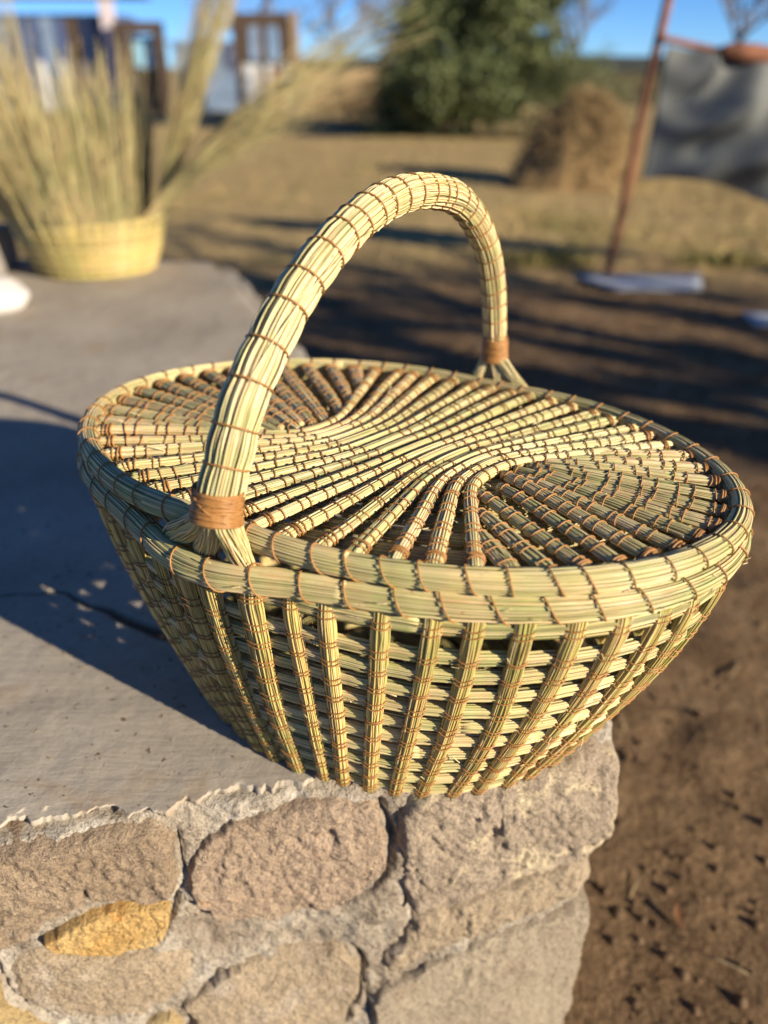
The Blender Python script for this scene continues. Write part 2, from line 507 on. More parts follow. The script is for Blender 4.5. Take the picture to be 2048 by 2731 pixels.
def resample(c, n):
    L = np.concatenate([[0], np.cumsum(np.linalg.norm(np.diff(c, axis=0), axis=1))])
    s = np.linspace(0, L[-1], n)
    return np.stack([np.interp(s, L, c[:, k]) for k in range(c.shape[1])], 1)

def ell_ts(a, b, t0, t1, n):
    """n parameters from t0 to t1 spaced evenly by arc length"""
    t = np.linspace(t0, t1, 2000)
    L = np.concatenate([[0], np.cumsum(np.hypot(np.diff(a * np.cos(t)), np.diff(b * np.sin(t))))])
    return np.interp(np.linspace(0, L[-1], n), L, t)

STALK = 0.00058
def strands(mb, P, S, N, rs, rn, count, r=STALK, drift=0.25, jit=0.35, bite=0.0, sides=4, tones=None, core=True, spread_ends=0.0, a0=0.0, a1=2 * np.pi, square=1.0, wander=1.0):
    """a bundle of stalks laid round an elliptic section (rs along S, rn along N) on the path P"""
    n = len(P)
    rs = np.broadcast_to(np.asarray(rs, float), (n,)); rn = np.broadcast_to(np.asarray(rn, float), (n,))
    s = np.linspace(0, 1, n)
    k = np.arange(count)
    ph = a0 + (k + 0.5) / count * (a1 - a0) + RNG.normal(0, jit, count) * (a1 - a0) / count
    dr = RNG.normal(0, drift * 0.25, count)
    am = RNG.normal(0, 0.06 * wander, count); pp = RNG.uniform(0, 6.28, count); fr = RNG.uniform(1, 3, count)
    ang = ph[:, None] + dr[:, None] * (s - 0.5)[None] + am[:, None] * np.sin(fr[:, None] * 6.28 * s[None] + pp[:, None])
    dep = 1 - RNG.uniform(0, 1, count)[:, None] ** 2 * 0.16 + 0.03 * np.sin(6.28 * fr[:, None] * 1.7 * s[None] + pp[:, None] * 2)
    ca, sa = np.cos(ang), np.sin(ang)
    if square != 1.0: ca, sa = np.sign(ca) * np.abs(ca) ** square, np.sign(sa) * np.abs(sa) ** square
    ca, sa = ca * dep, sa * dep
    C = P[None] + (ca * (rs - r)[None])[..., None] * S[None] + (sa * (rn - r)[None])[..., None] * N[None]
    if tones is None: tones = np.clip(RNG.normal(0.52, 0.24, count), 0.0, 1.0)
    ref = norm(ca[..., None] * S[None] + sa[..., None] * N[None])
    rr = r * RNG.uniform(0.72, 1.36, count)
    tl = np.clip(tones[:, None] + 0.09 * np.sin(fr[:, None] * 9 * s[None] + pp[:, None]) + RNG.normal(0, 0.035, (count, n)), 0, 0.96)
    node = RNG.random((count, n)) < 0.006
    tl = np.where(node, 1.0, tl)
    mb.tubes(C, rr, ref=ref, sides=sides, tone=tl)
    if core:
        m = 10
        al = np.arange(m) * 2 * np.pi / m
        V = P[:, None] + (np.cos(al)[None] * (rs - 1.25 * r)[:, None] * 0.92)[..., None] * S[:, None] + (np.sin(al)[None] * (rn - 1.25 * r)[:, None] * 0.92)[..., None] * N[:, None]
        idx = np.arange(n * m).reshape(n, m); nx = np.roll(idx, -1, 1)
        Q = np.stack([idx[:-1], nx[:-1], nx[1:], idx[1:]], -1).reshape(-1, 4)
        Tc = [[0, i + 1, i] for i in range(1, m - 1)] + [[(n - 1) * m, (n - 1) * m + i, (n - 1) * m + i + 1] for i in range(1, m - 1)]
        mb.add(V, Q, Tc, tone=0.25)

def ring(mb, p, T, S, N, rs, rn, r=0.00062, slope=0.0, m=16, ph=0.0, wob=0.0):
    """one turn of cord round a bundle"""
    al = np.arange(m) * 2 * np.pi / m
    off = slope * np.sin(al + ph) + wob * np.sin(2 * al + ph * 3)
    C = p + (np.cos(al) * rs)[:, None] * S + (np.sin(al) * rn)[:, None] * N + off[:, None] * T
    rad = norm(np.cos(al)[:, None] * S + np.sin(al)[:, None] * N)
    mb.tubes(C[None], r, ref=rad[None], sides=5, closed=True)

def pinch(n, pos, base, bulge=0.07):
    """radius profile that tightens at the ties"""
    s = np.linspace(0, 1, n)
    pos = np.sort(np.asarray(pos))
    if len(pos) < 2: return np.full(n, base)
    d = np.min(np.abs(s[:, None] - pos[None]), 1)
    gap = np.median(np.diff(np.unique(np.round(pos, 4)))) + 1e-6
    return base * (1 + bulge * np.clip(d / (gap * 0.5), 0, 1) ** 1.0 - bulge * 0.5)

# ------------------------------------------------------------------ the ground
GZ = -0.45
def axis_pts(lo, f0, f1, hi, fine, coarse):
    a = np.arange(f0, f1, fine)
    l = -np.geomspace(1, 1 + abs(f0 - lo), coarse)[::-1] + 1 + f0
    h = np.geomspace(1, 1 + abs(hi - f1), coarse) - 1 + f1
    return np.concatenate([l[:-1], a, h])
gx = axis_pts(-160, -1.6, 2.4, 160, 0.025, 36)
gy = axis_pts(-60, 0.2, 7.0, 260, 0.03, 40)
X, Y = np.meshgrid(gx, gy, indexing='ij')
P = np.stack([X, Y, np.zeros_like(X)], -1)
Z = GZ + 0.012 * vnoise(P, 2.2, 3) + 0.006 * vnoise(P, 14, 3, 5.0) + 0.02 * vnoise(P, 0.5, 2, 9.0)
near = np.clip(1 - (np.hypot(X - 0.9, Y - 1.2)) / 2.0, 0, 1)
Z += near * 0.010 * np.clip(vnoise(P, 24, 3, 3.0), 0, 1)
P[..., 2] = Z
mb = MB(); mb.grid(P)
tag(mb.build('ground', M['ground']), kind='structure')
def gz(x, y):
    p = np.array([[x, y, 0.0]])
    return float(GZ + 0.012 * vnoise(p, 2.2, 3)[0] + 0.006 * vnoise(p, 14, 3, 5.0)[0] + 0.02 * vnoise(p, 0.5, 2, 9.0)[0])

# ------------------------------------------------------------------ the stone wall with its concrete top
n0 = np.array([-0.0786, 0.4305]); ew = norm(np.array([0.975, 0.222])); nw = np.array([ew[1], -ew[0]])   # nw points out of the wall face
CORNER_S = 0.272
corner = n0 + ew * CORNER_S
BR, BL = np.array([-0.47, 2.30]), np.array([-1.75, 2.42])
FL = n0 - ew * 0.95
wall = thing('stone_wall', 'low rubble stone wall with broken edged grey concrete top under the lidded basket', 'wall', (0, 0, GZ))
def wl(P):
    P = np.array(P, float); P[..., 2] -= GZ
    return P

crack = np.array([(-.62, .690), (-.53, .676), (-.4184, .6789), (-.4093, .6818), (-.3724, .6803), (-.3642, .6861), (-.3458, .6832), (-.3349, .6717),
                  (-.3148, .6577), (-.3004, .6549), (-.2887, .6494), (-.2755, .6387), (-.256, .6282), (-.2409, .6205), (-.20, .60), (-.12, .605)])
crack_w = np.array([.0012, .0012, .0012, .0012, .0014, .0014, .0018, .002, .003, .004, .005, .006, .0065, .007, .006, .003])
def crack_mask(x, y):
    best = np.full(x.shape, 9.0)
    for i in range(len(crack) - 1):
        a, b = crack[i], crack[i + 1]; d = b - a; L2 = d @ d
        t = np.clip(((x - a[0]) * d[0] + (y - a[1]) * d[1]) / L2, 0, 1)
        dist = np.hypot(x - a[0] - t * d[0], y - a[1] - t * d[1])
        w = crack_w[i] * (1 - t) + crack_w[i + 1] * t
        best = np.minimum(best, dist / w)
    return best

def slab_top():
    mb = MB()
    u = np.concatenate([np.linspace(0, 0.45, 50, endpoint=False), np.linspace(0.45, 1.0, 420)])
    v = np.concatenate([np.linspace(0, 0.012, 8, endpoint=False), np.linspace(0.012, 0.30, 200, endpoint=False), np.linspace(0.30, 1, 110)])
    Uu, Vv = np.meshgrid(u, v, indexing='ij')
    A, B_, C_, D = FL, corner, BR, BL
    XY = ((1 - Uu) * (1 - Vv))[..., None] * A + (Uu * (1 - Vv))[..., None] * B_ + (Uu * Vv)[..., None] * C_ + ((1 - Uu) * Vv)[..., None] * D
    # the broken front edge and the worn right edge
    P3 = np.concatenate([XY, np.zeros(XY.shape[:2] + (1,))], -1)
    jag = 0.0085 * vnoise(P3, 17, 3, 2.0) + 0.0030 * np.sign(vnoise(P3, 75, 2, 7.0)) * np.abs(vnoise(P3, 75, 2, 7.0)) ** 0.5 + 0.003 * vnoise(P3, 230, 2, 3.0)
    fe = np.clip(1 - Vv / 0.012, 0, 1)
    XY = XY + (fe * jag)[..., None] * nw
    re = np.clip((Uu - 0.97) / 0.03, 0, 1) ** 2
    rn_ = norm(np.array([BR[1] - corner[1], -(BR[0] - corner[0])]))
    XY = XY + (re * (0.010 * vnoise(P3, 9, 3, 4.0) - 0.012 * np.clip((Vv - 0.85) / 0.15, 0, 1) ** 2 * 8))[..., None] * rn_
    P3 = np.concatenate([XY, np.zeros(XY.shape[:2] + (1,))], -1)
    z = 0.0012 * vnoise(P3, 7, 3) + 0.0005 * vnoise(P3, 40, 2, 3.0)
    cm = crack_mask(XY[..., 0] + 0.0014 * vnoise(P3, 90, 3, 1.0), XY[..., 1] + 0.0014 * vnoise(P3, 90, 3, 8.0))
    gro = np.clip(1.35 - cm, 0, 1)
    z -= gro * 0.0045
    z -= fe ** 2 * 0.0006
    z -= re * 0.006
    # the strip under the lidded basket stays level so the basket rests on it
    P3[..., 2] = z
    mb.grid(wl(P3), tone=gro * 0.9)
    # lip of the slab, chipped
    lip = P3[:, 0, :]
    rows = [lip]
    for dz, o in ((-0.003, 0.0012), (-0.007, -0.001), (-0.014, -0.006)):
        th_ = np.clip(0.75 + 0.9 * vnoise(lip, 30, 3, 5.0), 0.25, 1.7)
        r = lip.copy(); r[:, :2] += nw * (o + 0.0016 * vnoise(lip, 210, 2, dz * 900) - 0.003 * (1 - th_) * (dz < -0.005))[:, None]; r[:, 2] += dz * th_
        rows.append(r)
    mb.grid(wl(np.stack(rows, 1)), tone=0.0, flip=True)
    side = P3[-1, :, :]
    rows = [side]
    for dz, o in ((-0.01, 0.004), (-0.04, 0.0), (-0.09, -0.015)):
        r = side.copy(); r[:, :2] += rn_ * o; r[:, 2] += dz; rows.append(r)
    mb.grid(wl(np.stack(rows, 1)))
    return mb.build('concrete_top', M['slab'], wall)
slab_top()

def face_offset(s, z):
    """how far the mortar face stands out of the slab's front line at station s and height z"""
    right = np.clip((s + 0.02) / 0.10, 0, 1); right = right * right * (3 - 2 * right)
    return 0.006 + 0.018 * right + 0.030 * np.clip(-z / 0.5, 0, 1)

JOINTS = [  # dark open joints between stones: polyline on the face, half width, depth
    ([(.074, -.020), (.079, -.045), (.083, -.064), (.080, -.095), (.062, -.126), (.030, -.144)], .0042, .014),
    ([(.030, -.144), (-.020, -.151), (-.070, -.140), (-.090, -.118)], .0026, .010),
    ([(-.0895, -.030), (-.0905, -.060), (-.0925, -.092), (-.098, -.100)], .0020, .009),
    ([(-.100, -.102), (-.1065, -.126), (-.1200, -.1535), (-.160, -.1555), (-.190, -.1405), (-.209, -.127)], .0034, .013),
    ([(.044, -.203), (.0545, -.221), (.0480, -.263), (.0370, -.303), (.010, -.340)], .0042, .015),
    ([(.098, -.158), (.150, -.151), (.195, -.1455), (.277, -.129)], .0030, .010),
    ([(.205, -.149), (.228, -.146), (.242, -.141)], .0060, .018),
    ([(.060, -.264), (.100, -.243), (.136, -.226), (.211, -.207), (.29, -.202)], .0018, .006),
    ([(-.250, -.135), (-.2505, -.160), (-.2495, -.190), (-.222, -.228)], .0035, .012),
    ([(.054, -.250), (.060, -.300), (.056, -.360)], .0025, .008)]
def joint_depth(s, z):
    out = np.zeros(s.shape)
    for pl, w, dp in JOINTS:
        best = np.full(s.shape, 9.0)
        for (x0, y0), (x1, y1) in zip(pl[:-1], pl[1:]):
            dx, dy = x1 - x0, y1 - y0
            t = np.clip(((s - x0) * dx + (z - y0) * dy) / (dx * dx + dy * dy), 0, 1)
            best = np.minimum(best, np.hypot(s - x0 - t * dx, z - y0 - t * dy))
        out = np.maximum(out, 0.8 * dp * np.clip(1.35 - best / (w * 0.66), 0, 1))
    return out

def lean_in(s, z):
    return 0.045 * np.clip((s - 0.05) / 0.22, 0, 1) * np.clip((-z - 0.06) / 0.40, 0, 1.2)

def mortar_body():
    mb = MB()
    # path: front face, round corner, right side going back
    sF = np.concatenate([np.linspace(-0.95, -0.34, 40, endpoint=False), np.arange(-0.34, CORNER_S - 0.022, 0.0026)])
    back = norm(BR - corner); sideN = np.array([back[1], -back[0]])
    pts, nrm, ss = [], [], []
    for s in sF:
        pts.append(n0 + ew * s); nrm.append(nw); ss.append(s)
    c0 = n0 + ew * (CORNER_S - 0.022)
    c1 = corner + back * 0.022
    for k in range(1, 13):
        f = k / 13
        a = (1 - f) ** 2 * c0 + 2 * f * (1 - f) * corner + f * f * c1
        pts.append(a); nrm.append(norm(nw * (1 - f) + sideN * f)); ss.append(CORNER_S - 0.022 + 0.03 * f)
    for q in np.concatenate([np.arange(0.022, 0.30, 0.004), np.linspace(0.30, 1.88, 60)]):
        pts.append(corner + back * q); nrm.append(sideN); ss.append(CORNER_S + 0.01)
    pts, nrm, ss = np.array(pts), np.array(nrm), np.array(ss)
    # rows: shelf out from beneath the slab, then down
    zr = np.concatenate([[-0.0075, -0.0075, -0.0078, -0.0085, -0.010, -0.0125, -0.0155], np.arange(-0.019, -0.40, -0.0028), np.linspace(-0.40, -0.50, 14)])
    sh = np.concatenate([[-0.9, -0.2, 0.25, 0.55, 0.78, 0.92, 0.99], np.ones(len(zr) - 7)])
    SS, ZZ = np.meshgrid(ss, zr, indexing='ij')
    SH = np.broadcast_to(sh[None], SS.shape)
    lift = np.clip((SS + 0.03) / 0.06, 0, 1)
    ZZ = ZZ + lift * np.clip(1 - np.abs(ZZ) / 0.03, 0, 1) * 0.0035
    off = face_offset(SS, ZZ)
    O = np.where(SH < 0, SH * 0.02, SH * off)
    XY = pts[:, None] + nrm[:, None] * O[..., None]
    P3 = np.concatenate([XY, ZZ[..., None]], -1)
    rough = 0.0050 * vnoise(P3, 20, 4, 1.0) + 0.0034 * vnoise(P3, 85, 4, 6.0) + 0.0014 * vnoise(P3, 260, 2, 2.0) - 0.008 * np.clip(vnoise(P3, 33, 3, 12.0) - 0.55, 0, 1) * 2
    amp = np.clip(SH * 1.2, 0.0, 1)
    wj = 0.0016 * vnoise(P3, 60, 3, 40.0)
    rough = rough - joint_depth(SS + wj, ZZ + wj)
    P3[..., :2] += nrm[:, None] * (rough * amp)[..., None]
    P3[..., 2] += 0.5 * rough * amp * np.clip(1 - np.abs(ZZ) / 0.05, 0, 1) - 0.002 * lift * 0
    P3[..., 2] = np.minimum(P3[..., 2], -0.0012)
    P3[..., :2] -= ew * lean_in(SS, ZZ)[..., None]
    # pale lime smears near the top edge and a few lower down
    tone = np.clip(vnoise(P3, 26, 4, 21.0) * 0.9 + 0.30 * np.clip(1 - np.abs(P3[..., 2]) / 0.018, 0, 1) - 0.05, 0, 0.75)
    mb.grid(wl(P3), tone=tone, flip=True)
    return mb.build('mortar', M['mortar'], wall)
mortar_body()

def stone(poly, mat, thick=0.010, label=None, seed=0.0, dome=0.35, rough=1.0, edge=0.10, tilt=0.0):
    poly = np.array(poly, float)
    c = poly.mean(0)
    m = 220
    # rounded outline
    pp = np.vstack([poly, poly[:1]])
    L = np.concatenate([[0], np.cumsum(np.linalg.norm(np.diff(pp, axis=0), axis=1))])
    q = np.linspace(0, L[-1], m, endpoint=False)
    o = np.stack([np.interp(q, L, pp[:, 0]), np.interp(q, L, pp[:, 1])], 1)
    for _ in range(3): o = 0.25 * np.roll(o, 1, 0) + 0.5 * o + 0.25 * np.roll(o, -1, 0)
    o3 = np.concatenate([o, np.full((m, 1), seed)], 1)
    o = c + (o - c) * (1 + 0.040 * vnoise(o3, 45, 3, seed) + 0.022 * vnoise(o3, 190, 3, seed + 2))[:, None]
    rr = np.concatenate([np.linspace(0.0, 0.84, 52, endpoint=False), np.linspace(0.84, 1.0, 20)])
    S = c[0] + rr[:, None] * (o[None, :, 0] - c[0]); Zz = c[1] + rr[:, None] * (o[None, :, 1] - c[1])
    prof = np.clip((1 - rr) / edge, 0, 1); prof = np.sqrt(1 - (1 - prof) ** 2)
    Zc = np.minimum(Zz, -0.002)
    P3 = np.stack([S, np.zeros_like(S), Zz], -1)
    h = face_offset(S, Zc) + thick * prof[:, None] * (1 + dome * (1 - rr[:, None] ** 2)) - 0.013 * (1 - prof[:, None])
    h += prof[:, None] * rough * (0.0030 * vnoise(P3, 11, 3, seed + 3) + 0.0012 * np.abs(vnoise(P3, 48, 4, seed + 8)) * 2 + 0.0012 * vnoise(P3, 230, 3, seed + 5)
                                  - 0.004 * np.clip(vnoise(P3, 42, 3, seed + 14) - 0.6, 0, 1) * 2
                                  - 0.0013 * np.floor(np.clip(vnoise(P3, 15, 4, seed + 30) * 2.2, -1, 2)) )
    h += tilt * (Zz - c[1])
    V = n0[None, None] + (S - lean_in(S, Zz))[..., None] * ew + h[..., None] * nw
    V = np.concatenate([V, Zz[..., None]], -1)
    V[..., 2] = np.minimum(V[..., 2], -0.0015)
    V = wl(V)
    idx = np.arange(V.shape[0] * m).reshape(V.shape[0], m); nx = np.roll(idx, -1, 1)
    Q = np.stack([idx[:-1], nx[:-1], nx[1:], idx[1:]], -1).reshape(-1, 4)
    mb = MB(); mb.add(V, Q)
    # skirt into the mortar
    sk = V[-1].copy(); sk[:, :2] -= nw * 0.03
    mb.grid(np.stack([V[-1], sk], 1)[list(range(m)) + [0]])
    ob = mb.build('stone', mat, wall)
    if label: ob['label'] = label
    return ob

stone([(-.34, -.004), (-.233, -.008), (-.164, -.010), (-.106, -.012), (-.091, -.030), (-.093, -.060), (-.095, -.090), (-.104, -.100), (-.147, -.091), (-.182, -.097), (-.213, -.109), (-.235, -.122), (-.254, -.122), (-.34, -.115)],
      M['stone_brown'], 0.006, 'broad grey brown stone under the broken concrete edge', 1.0, rough=1.5, edge=0.14, dome=0.2)
stone([(-.0885, -.072), (-.080, -.046), (-.050, -.026), (-.010, -.016), (.040, -.013), (.068, -.020), (.0765, -.055), (.0755, -.093), (.057, -.122), (.022, -.141), (-.020, -.1475), (-.069, -.1365), (-.087, -.116), (-.0895, -.092)],
      M['stone_pink'], 0.007, 'large pinkish stone below the basket', 2.0, rough=1.2, edge=0.06, dome=0.3)
stone([(-.209, -.117), (-.178, -.102), (-.144, -.096), (-.103, -.104), (-.1085, -.126), (-.121, -.1505), (-.161, -.1525), (-.188, -.138), (-.204, -.127)],
      M['stone_yellow'], 0.010, 'small yellow ochre stone', 3.0, rough=1.1, edge=0.07, dome=0.15)
stone([(-.112, -.243), (-.074, -.208), (-.023, -.197), (.036, -.201), (.051, -.219), (.0455, -.263), (.0345, -.303), (.009, -.336), (-.035, -.365), (-.100, -.352), (-.112, -.30)],
      M['stone_tan'], 0.007, 'smooth tan stone with a rounded right edge', 4.0, rough=0.8, edge=0.07, dome=0.5)
stone([(-.247, -.142), (-.222, -.132), (-.190, -.148), (-.160, -.162), (-.125, -.166), (-.090, -.178), (-.095, -.210), (-.118, -.240), (-.154, -.254), (-.220, -.226), (-.247, -.189)],
      M['stone_tan'], 0.004, 'pale flat stone below the yellow one', 5.0, rough=0.9, edge=0.24)
stone([(.0865, -.066), (.086, -.034), (.110, -.010), (.200, -.006), (.255, -.004), (.280, -.012), (.288, -.064), (.288, -.100), (.275, -.124), (.195, -.142), (.124, -.155), (.098, -.154), (.086, -.112)],
      M['stone_cream'], 0.008, 'large grey stone with cream patches at the wall corner', 6.0, rough=1.5, edge=0.08)
stone([(.064, -.268), (.100, -.246), (.136, -.229), (.211, -.210), (.294, -.204), (.302, -.230), (.305, -.324), (.307, -.424), (.302, -.49), (.043, -.49), (.060, -.40), (.063, -.334)],
      M['stone_gritty'], 0.007, 'big gritty grey block at the bottom of the wall corner', 7.0, rough=0.7, edge=0.05, dome=0.2)
stone([(.098, -.166), (.134, -.159), (.205, -.153), (.275, -.135), (.290, -.160), (.284, -.190), (.224, -.198), (.140, -.216), (.094, -.226), (.070, -.246), (.066, -.215), (.086, -.20)],
      M['stone_tan'], 0.003, 'narrow tan stone between two large blocks', 8.0, rough=1.3, edge=0.18)
stone([(-.34, -.128), (-.262, -.140), (-.2535, -.160), (-.2525, -.195), (-.226, -.231), (-.206, -.260), (-.224, -.300), (-.34, -.30)],
      M['stone_ochre'], 0.007, 'ochre stone at the lower left', 9.0, edge=0.08)
stone([(-.155, -.262), (-.124, -.250), (-.117, -.279), (-.118, -.352), (-.190, -.330)], M['stone_ochre'], 0.006, 'ochre stone low in the wall', 10.0, edge=0.12)
for i, (a, b) in enumerate([(-.62, -.34), (-.92, -.64)]):
    stone([(a, -.01), (b, -.01), (b + .01, -.12), (a + .02, -.13)], M['stone_brown'], 0.01, None, 20.0 + i)
    stone([(a, -.15), (b, -.14), (b - .01, -.28), (a, -.30)], M['stone_tan'], 0.01, None, 30.0 + i)
# ------------------------------------------------------------------ the lidded basket
BX, BY, BROT = -0.0001, 0.5607, -0.4269
RA, RB = 0.2675, 0.1690            # body rim, centre line
LA, LB = 0.2655, 0.1665            # lid rim, centre line
RIM_Z, LID_Z, RIM_R, LID_R = 0.2155, 0.2335, 0.0096, 0.0085
FT_N, FT_F = R(258.5), R(80)         # where the handle meets the rim
basket = thing('lidded_basket', 'large oval straw basket with arched handle standing on the wall corner', 'basket', (BX, BY, 0.001), BROT)

def angd(t, t0): return (t - t0 + np.pi) % (2 * np.pi) - np.pi
def foot_bulge(t): return np.exp(-(angd(t, FT_N) / 0.22) ** 2) + np.exp(-(angd(t, FT_F) / 0.22) ** 2)

def oval(a, b, z, n, t=None, out=0.0):
    """points, tangents, outward normals of an oval"""
    if t is None: t = ell_ts(a, b, 0, 2 * np.pi, n)
    P = np.stack([a * np.cos(t), b * np.sin(t), np.zeros_like(t) + z], 1)
    T = norm(np.stack([-a * np.sin(t), b * np.cos(t), np.zeros_like(t)], 1))
    N = np.stack([T[:, 1], -T[:, 0], np.zeros_like(t)], 1)
    return P + N * np.asarray(out)[..., None] if np.ndim(out) else P + N * out, T, N, t

UP = np.array([0, 0, 1.0])

def rim_ring(mb, a, b, z, R0, count, offs, pieces=3, npts=230, waveR=0.05, tones=None, ties=48, dip=0.0):
    """a rope of stalks laid round an oval in overlapping lengths"""
    t = ell_ts(a, b, 0, 2 * np.pi, npts * 4)
    for pc in range(pieces):
        f0 = pc / pieces; span = 1 / pieces + 0.12
        n = int(npts * span)
        tt = np.interp(np.mod(np.linspace(f0, f0 + span, n), 1.0), np.linspace(0, 1, len(t)), t)
        P, T, N, _ = oval(a, b, z, n, tt, offs(tt))
        P[:, 2] -= dip * foot_bulge(tt)
        rad = R0 * (1 + waveR * np.abs(np.sin(np.linspace(f0, f0 + span, n) * np.pi * ties)) - waveR * 0.6)
        rad = rad * (1 + 0.02 * np.sin(np.linspace(0, 9, n) + pc))
        if pc: rad = rad * 0.992
        strands(mb, P, N, np.broadcast_to(UP, P.shape), rad, rad, count, drift=1.3, jit=0.4)

def build_rim():
    mb = MB()
    offs = lambda tt: 0.0140 * foot_bulge(tt)
    rim_ring(mb, RA, RB, RIM_Z, RIM_R, 50, offs, ties=46, dip=0.004)
    rim = mb.build('body_rim', M['green'], basket)
    cb = MB()
    for t in ell_ts(RA, RB, R(3), R(363), 47)[:-1] + RNG.normal(0, 0.008, 46):
        P, T, N, _ = oval(RA, RB, RIM_Z, 1, np.array([t]), 0.0140 * foot_bulge(np.array([t])))
        P[:, 2] -= 0.004 * foot_bulge(np.array([t]))
        ring(cb, P[0], T[0], N[0], UP, RIM_R * 1.05, RIM_R * 1.05, 0.00064, slope=-RIM_R * RNG.uniform(0.45, 0.75) , m=20, ph=0, wob=0.0006)
    cb.build('binding_cord', M['cord'], rim)['kind'] = 'stuff'
build_rim()

WALL_TOP = 0.198
def wall_ab(z, d=0.0):
    g = np.clip(z / WALL_TOP, 0, 1.1)
    g = 0.50 * g + 0.50 * np.sin(np.clip(g, 0, 1) * np.pi / 2) + 0.0 * g
    return 0.1795 + (0.2635 - 0.1795) * g + d, 0.1345 + (0.1665 - 0.1345) * g + d

HZ = np.array([0.0085, 0.0250, 0.0425, 0.0605, 0.0790, 0.0980, 0.1170, 0.1355, 0.1540, 0.1715, 0.197])
def build_coils():
    for k, z in enumerate(HZ):
        mb = MB()
        a, b = wall_ab(z, 0.0016)
        tt = ell_ts(a, b, 0, 2 * np.pi, 150)
        wave = 0.0006 * np.sin(tt * 46) + 0.0008 * np.sin(tt * 5 + k)
        hh = 0.0060 if k < 5 else (0.0056 if k < 10 else 0.0068)
        for pc in range(2):
            n = 110
            ph = np.mod(np.linspace(pc * 0.5 + 0.07 * k, pc * 0.5 + 0.62 + 0.07 * k, n), 1)
            tq = np.interp(ph, np.linspace(0, 1, 150), tt)
            P, T, N, _ = oval(a, b, z, n, tq, np.interp(ph, np.linspace(0, 1, 150), wave))
            Nn = norm(N + UP * -0.22); Uu = norm(np.cross(Nn, T)); Uu = Uu * np.sign(Uu[:, 2:3])
            strands(mb, P, Uu, Nn, hh * (1 + 0.05 * np.sin(np.linspace(0, 40, n))), 0.0040, 28, drift=0.10, jit=0.30, square=0.72, wander=0.3)
        # broken ends and pith that stick out of the coil
        kk = 4
        t0 = RNG.uniform(0, 2 * np.pi, kk)
        P, T, N, _ = oval(a, b, z - 0.004, kk, t0, 0.0015)
        L = RNG.uniform(0.006, 0.016, kk)
        D = norm(T * np.sign(RNG.normal(size=kk))[:, None] + N * RNG.uniform(0.1, 0.5, kk)[:, None] + UP * RNG.normal(0, 0.2, kk)[:, None])
        C = P[:, None] + D[:, None] * (L[:, None] * np.linspace(0, 1, 4)[None])[..., None]
        mb.tubes(C, 0.0005, tone=RNG.uniform(0.6, 0.95, kk))
        mb.build('coil', M['green'], basket)
build_coils()

NR = 46
def build_ribs():
    a1, b1 = wall_ab(0.12)
    ts = ell_ts(a1, b1, R(285.3), R(285.3 + 360), NR + 1)[:-1]
    zz = np.linspace(0.0005, 0.2115, 34)
    foot_idx = set()
    for f in (FT_N, FT_F):
        d = np.abs(angd(ts, f)); foot_idx |= set(np.argsort(d)[:3].tolist())
    for i, t in enumerate(ts):
        t = t + RNG.normal(0, 0.006)
        wide = i in foot_idx
        lean = RNG.normal(0, 0.012)
        bend = RNG.normal(0, 0.006)
        tt = t + lean * (zz / 0.2 - 0.5) + bend * np.sin(zz / 0.2 * np.pi * 1.5)
        bul = np.zeros_like(zz)
        if wide: bul = 0.004 * np.clip(zz / 0.2, 0, 1) ** 2
        a, b = wall_ab(zz, 0.0043)
        tuck = -0.004 * np.clip((zz - 0.195) / 0.015, 0, 1)
        P = np.stack([a * np.cos(tt), b * np.sin(tt), zz], 1)
        Tn = norm(np.gradient(P, axis=0))
        S = norm(np.stack([-a * np.sin(tt), b * np.cos(tt), np.zeros_like(tt)], 1))
        N = norm(np.cross(S, Tn)); N *= np.sign((N * np.stack([np.cos(tt), np.sin(tt), 0 * tt], 1)).sum(1))[:, None]
        P = P + N * (tuck + bul)[:, None]
        w = (0.0066 if not wide else 0.0096) * RNG.uniform(0.94, 1.06)
        th = 0.0043 if not wide else 0.0055
        rw = w * (1 - 0.13 * (1 - zz / 0.2))
        tie = np.concatenate([HZ - 0.0022, HZ + 0.0022])
        tie = tie[tie > 0.002]
        dz = np.min(np.abs(zz[:, None] - HZ[None]), 1)
        sw = 1 + 0.06 * np.clip(dz / 0.009, 0, 1) - 0.02
        flare = 1 + 0.10 * np.clip((0.006 - zz) / 0.006, 0, 1)
        mb = MB()
        strands(mb, P, S, N, rw * sw * flare, th * sw * flare, 36 if wide else 27, drift=0.5, jit=0.4, tones=np.clip(RNG.normal(0.52, 0.25, 36 if wide else 27) + (0 if RNG.random() > 0.25 else -0.12), 0, 1))
        rib = mb.build('upright', M['gold'], basket)
        cb = MB()
        for h in tie:
            h = h + RNG.normal(0, 0.0005)
            if h > 0.207: continue
            f = lambda A: np.array([np.interp(h, zz, A[:, c]) for c in range(3)])
            ww = np.interp(h, zz, rw * sw) + 0.0004; tth = th + 0.0004
            ring(cb, f(P), norm(f(Tn)), norm(f(S)), norm(f(N)), ww, tth, RNG.uniform(0.0005, 0.0006), slope=RNG.normal(0.0002, 0.0005), m=14, ph=RNG.uniform(0, 0.6), wob=0.0002)
            # the cord runs on from the rib's side into the wall
            e = f(P) + f(S) * ww * 0.98 - f(N) * tth * 0.3
            C = np.stack([e, e + f(S) * 0.0014 - f(N) * 0.003 + UP * 0.0004, e + f(S) * 0.0022 - f(N) * 0.0075 + UP * 0.0012])
            cb.tubes(C, 0.0006, sides=5)
        cb.build('binding_cord', M['cord'], rib)['kind'] = 'stuff'
build_ribs()

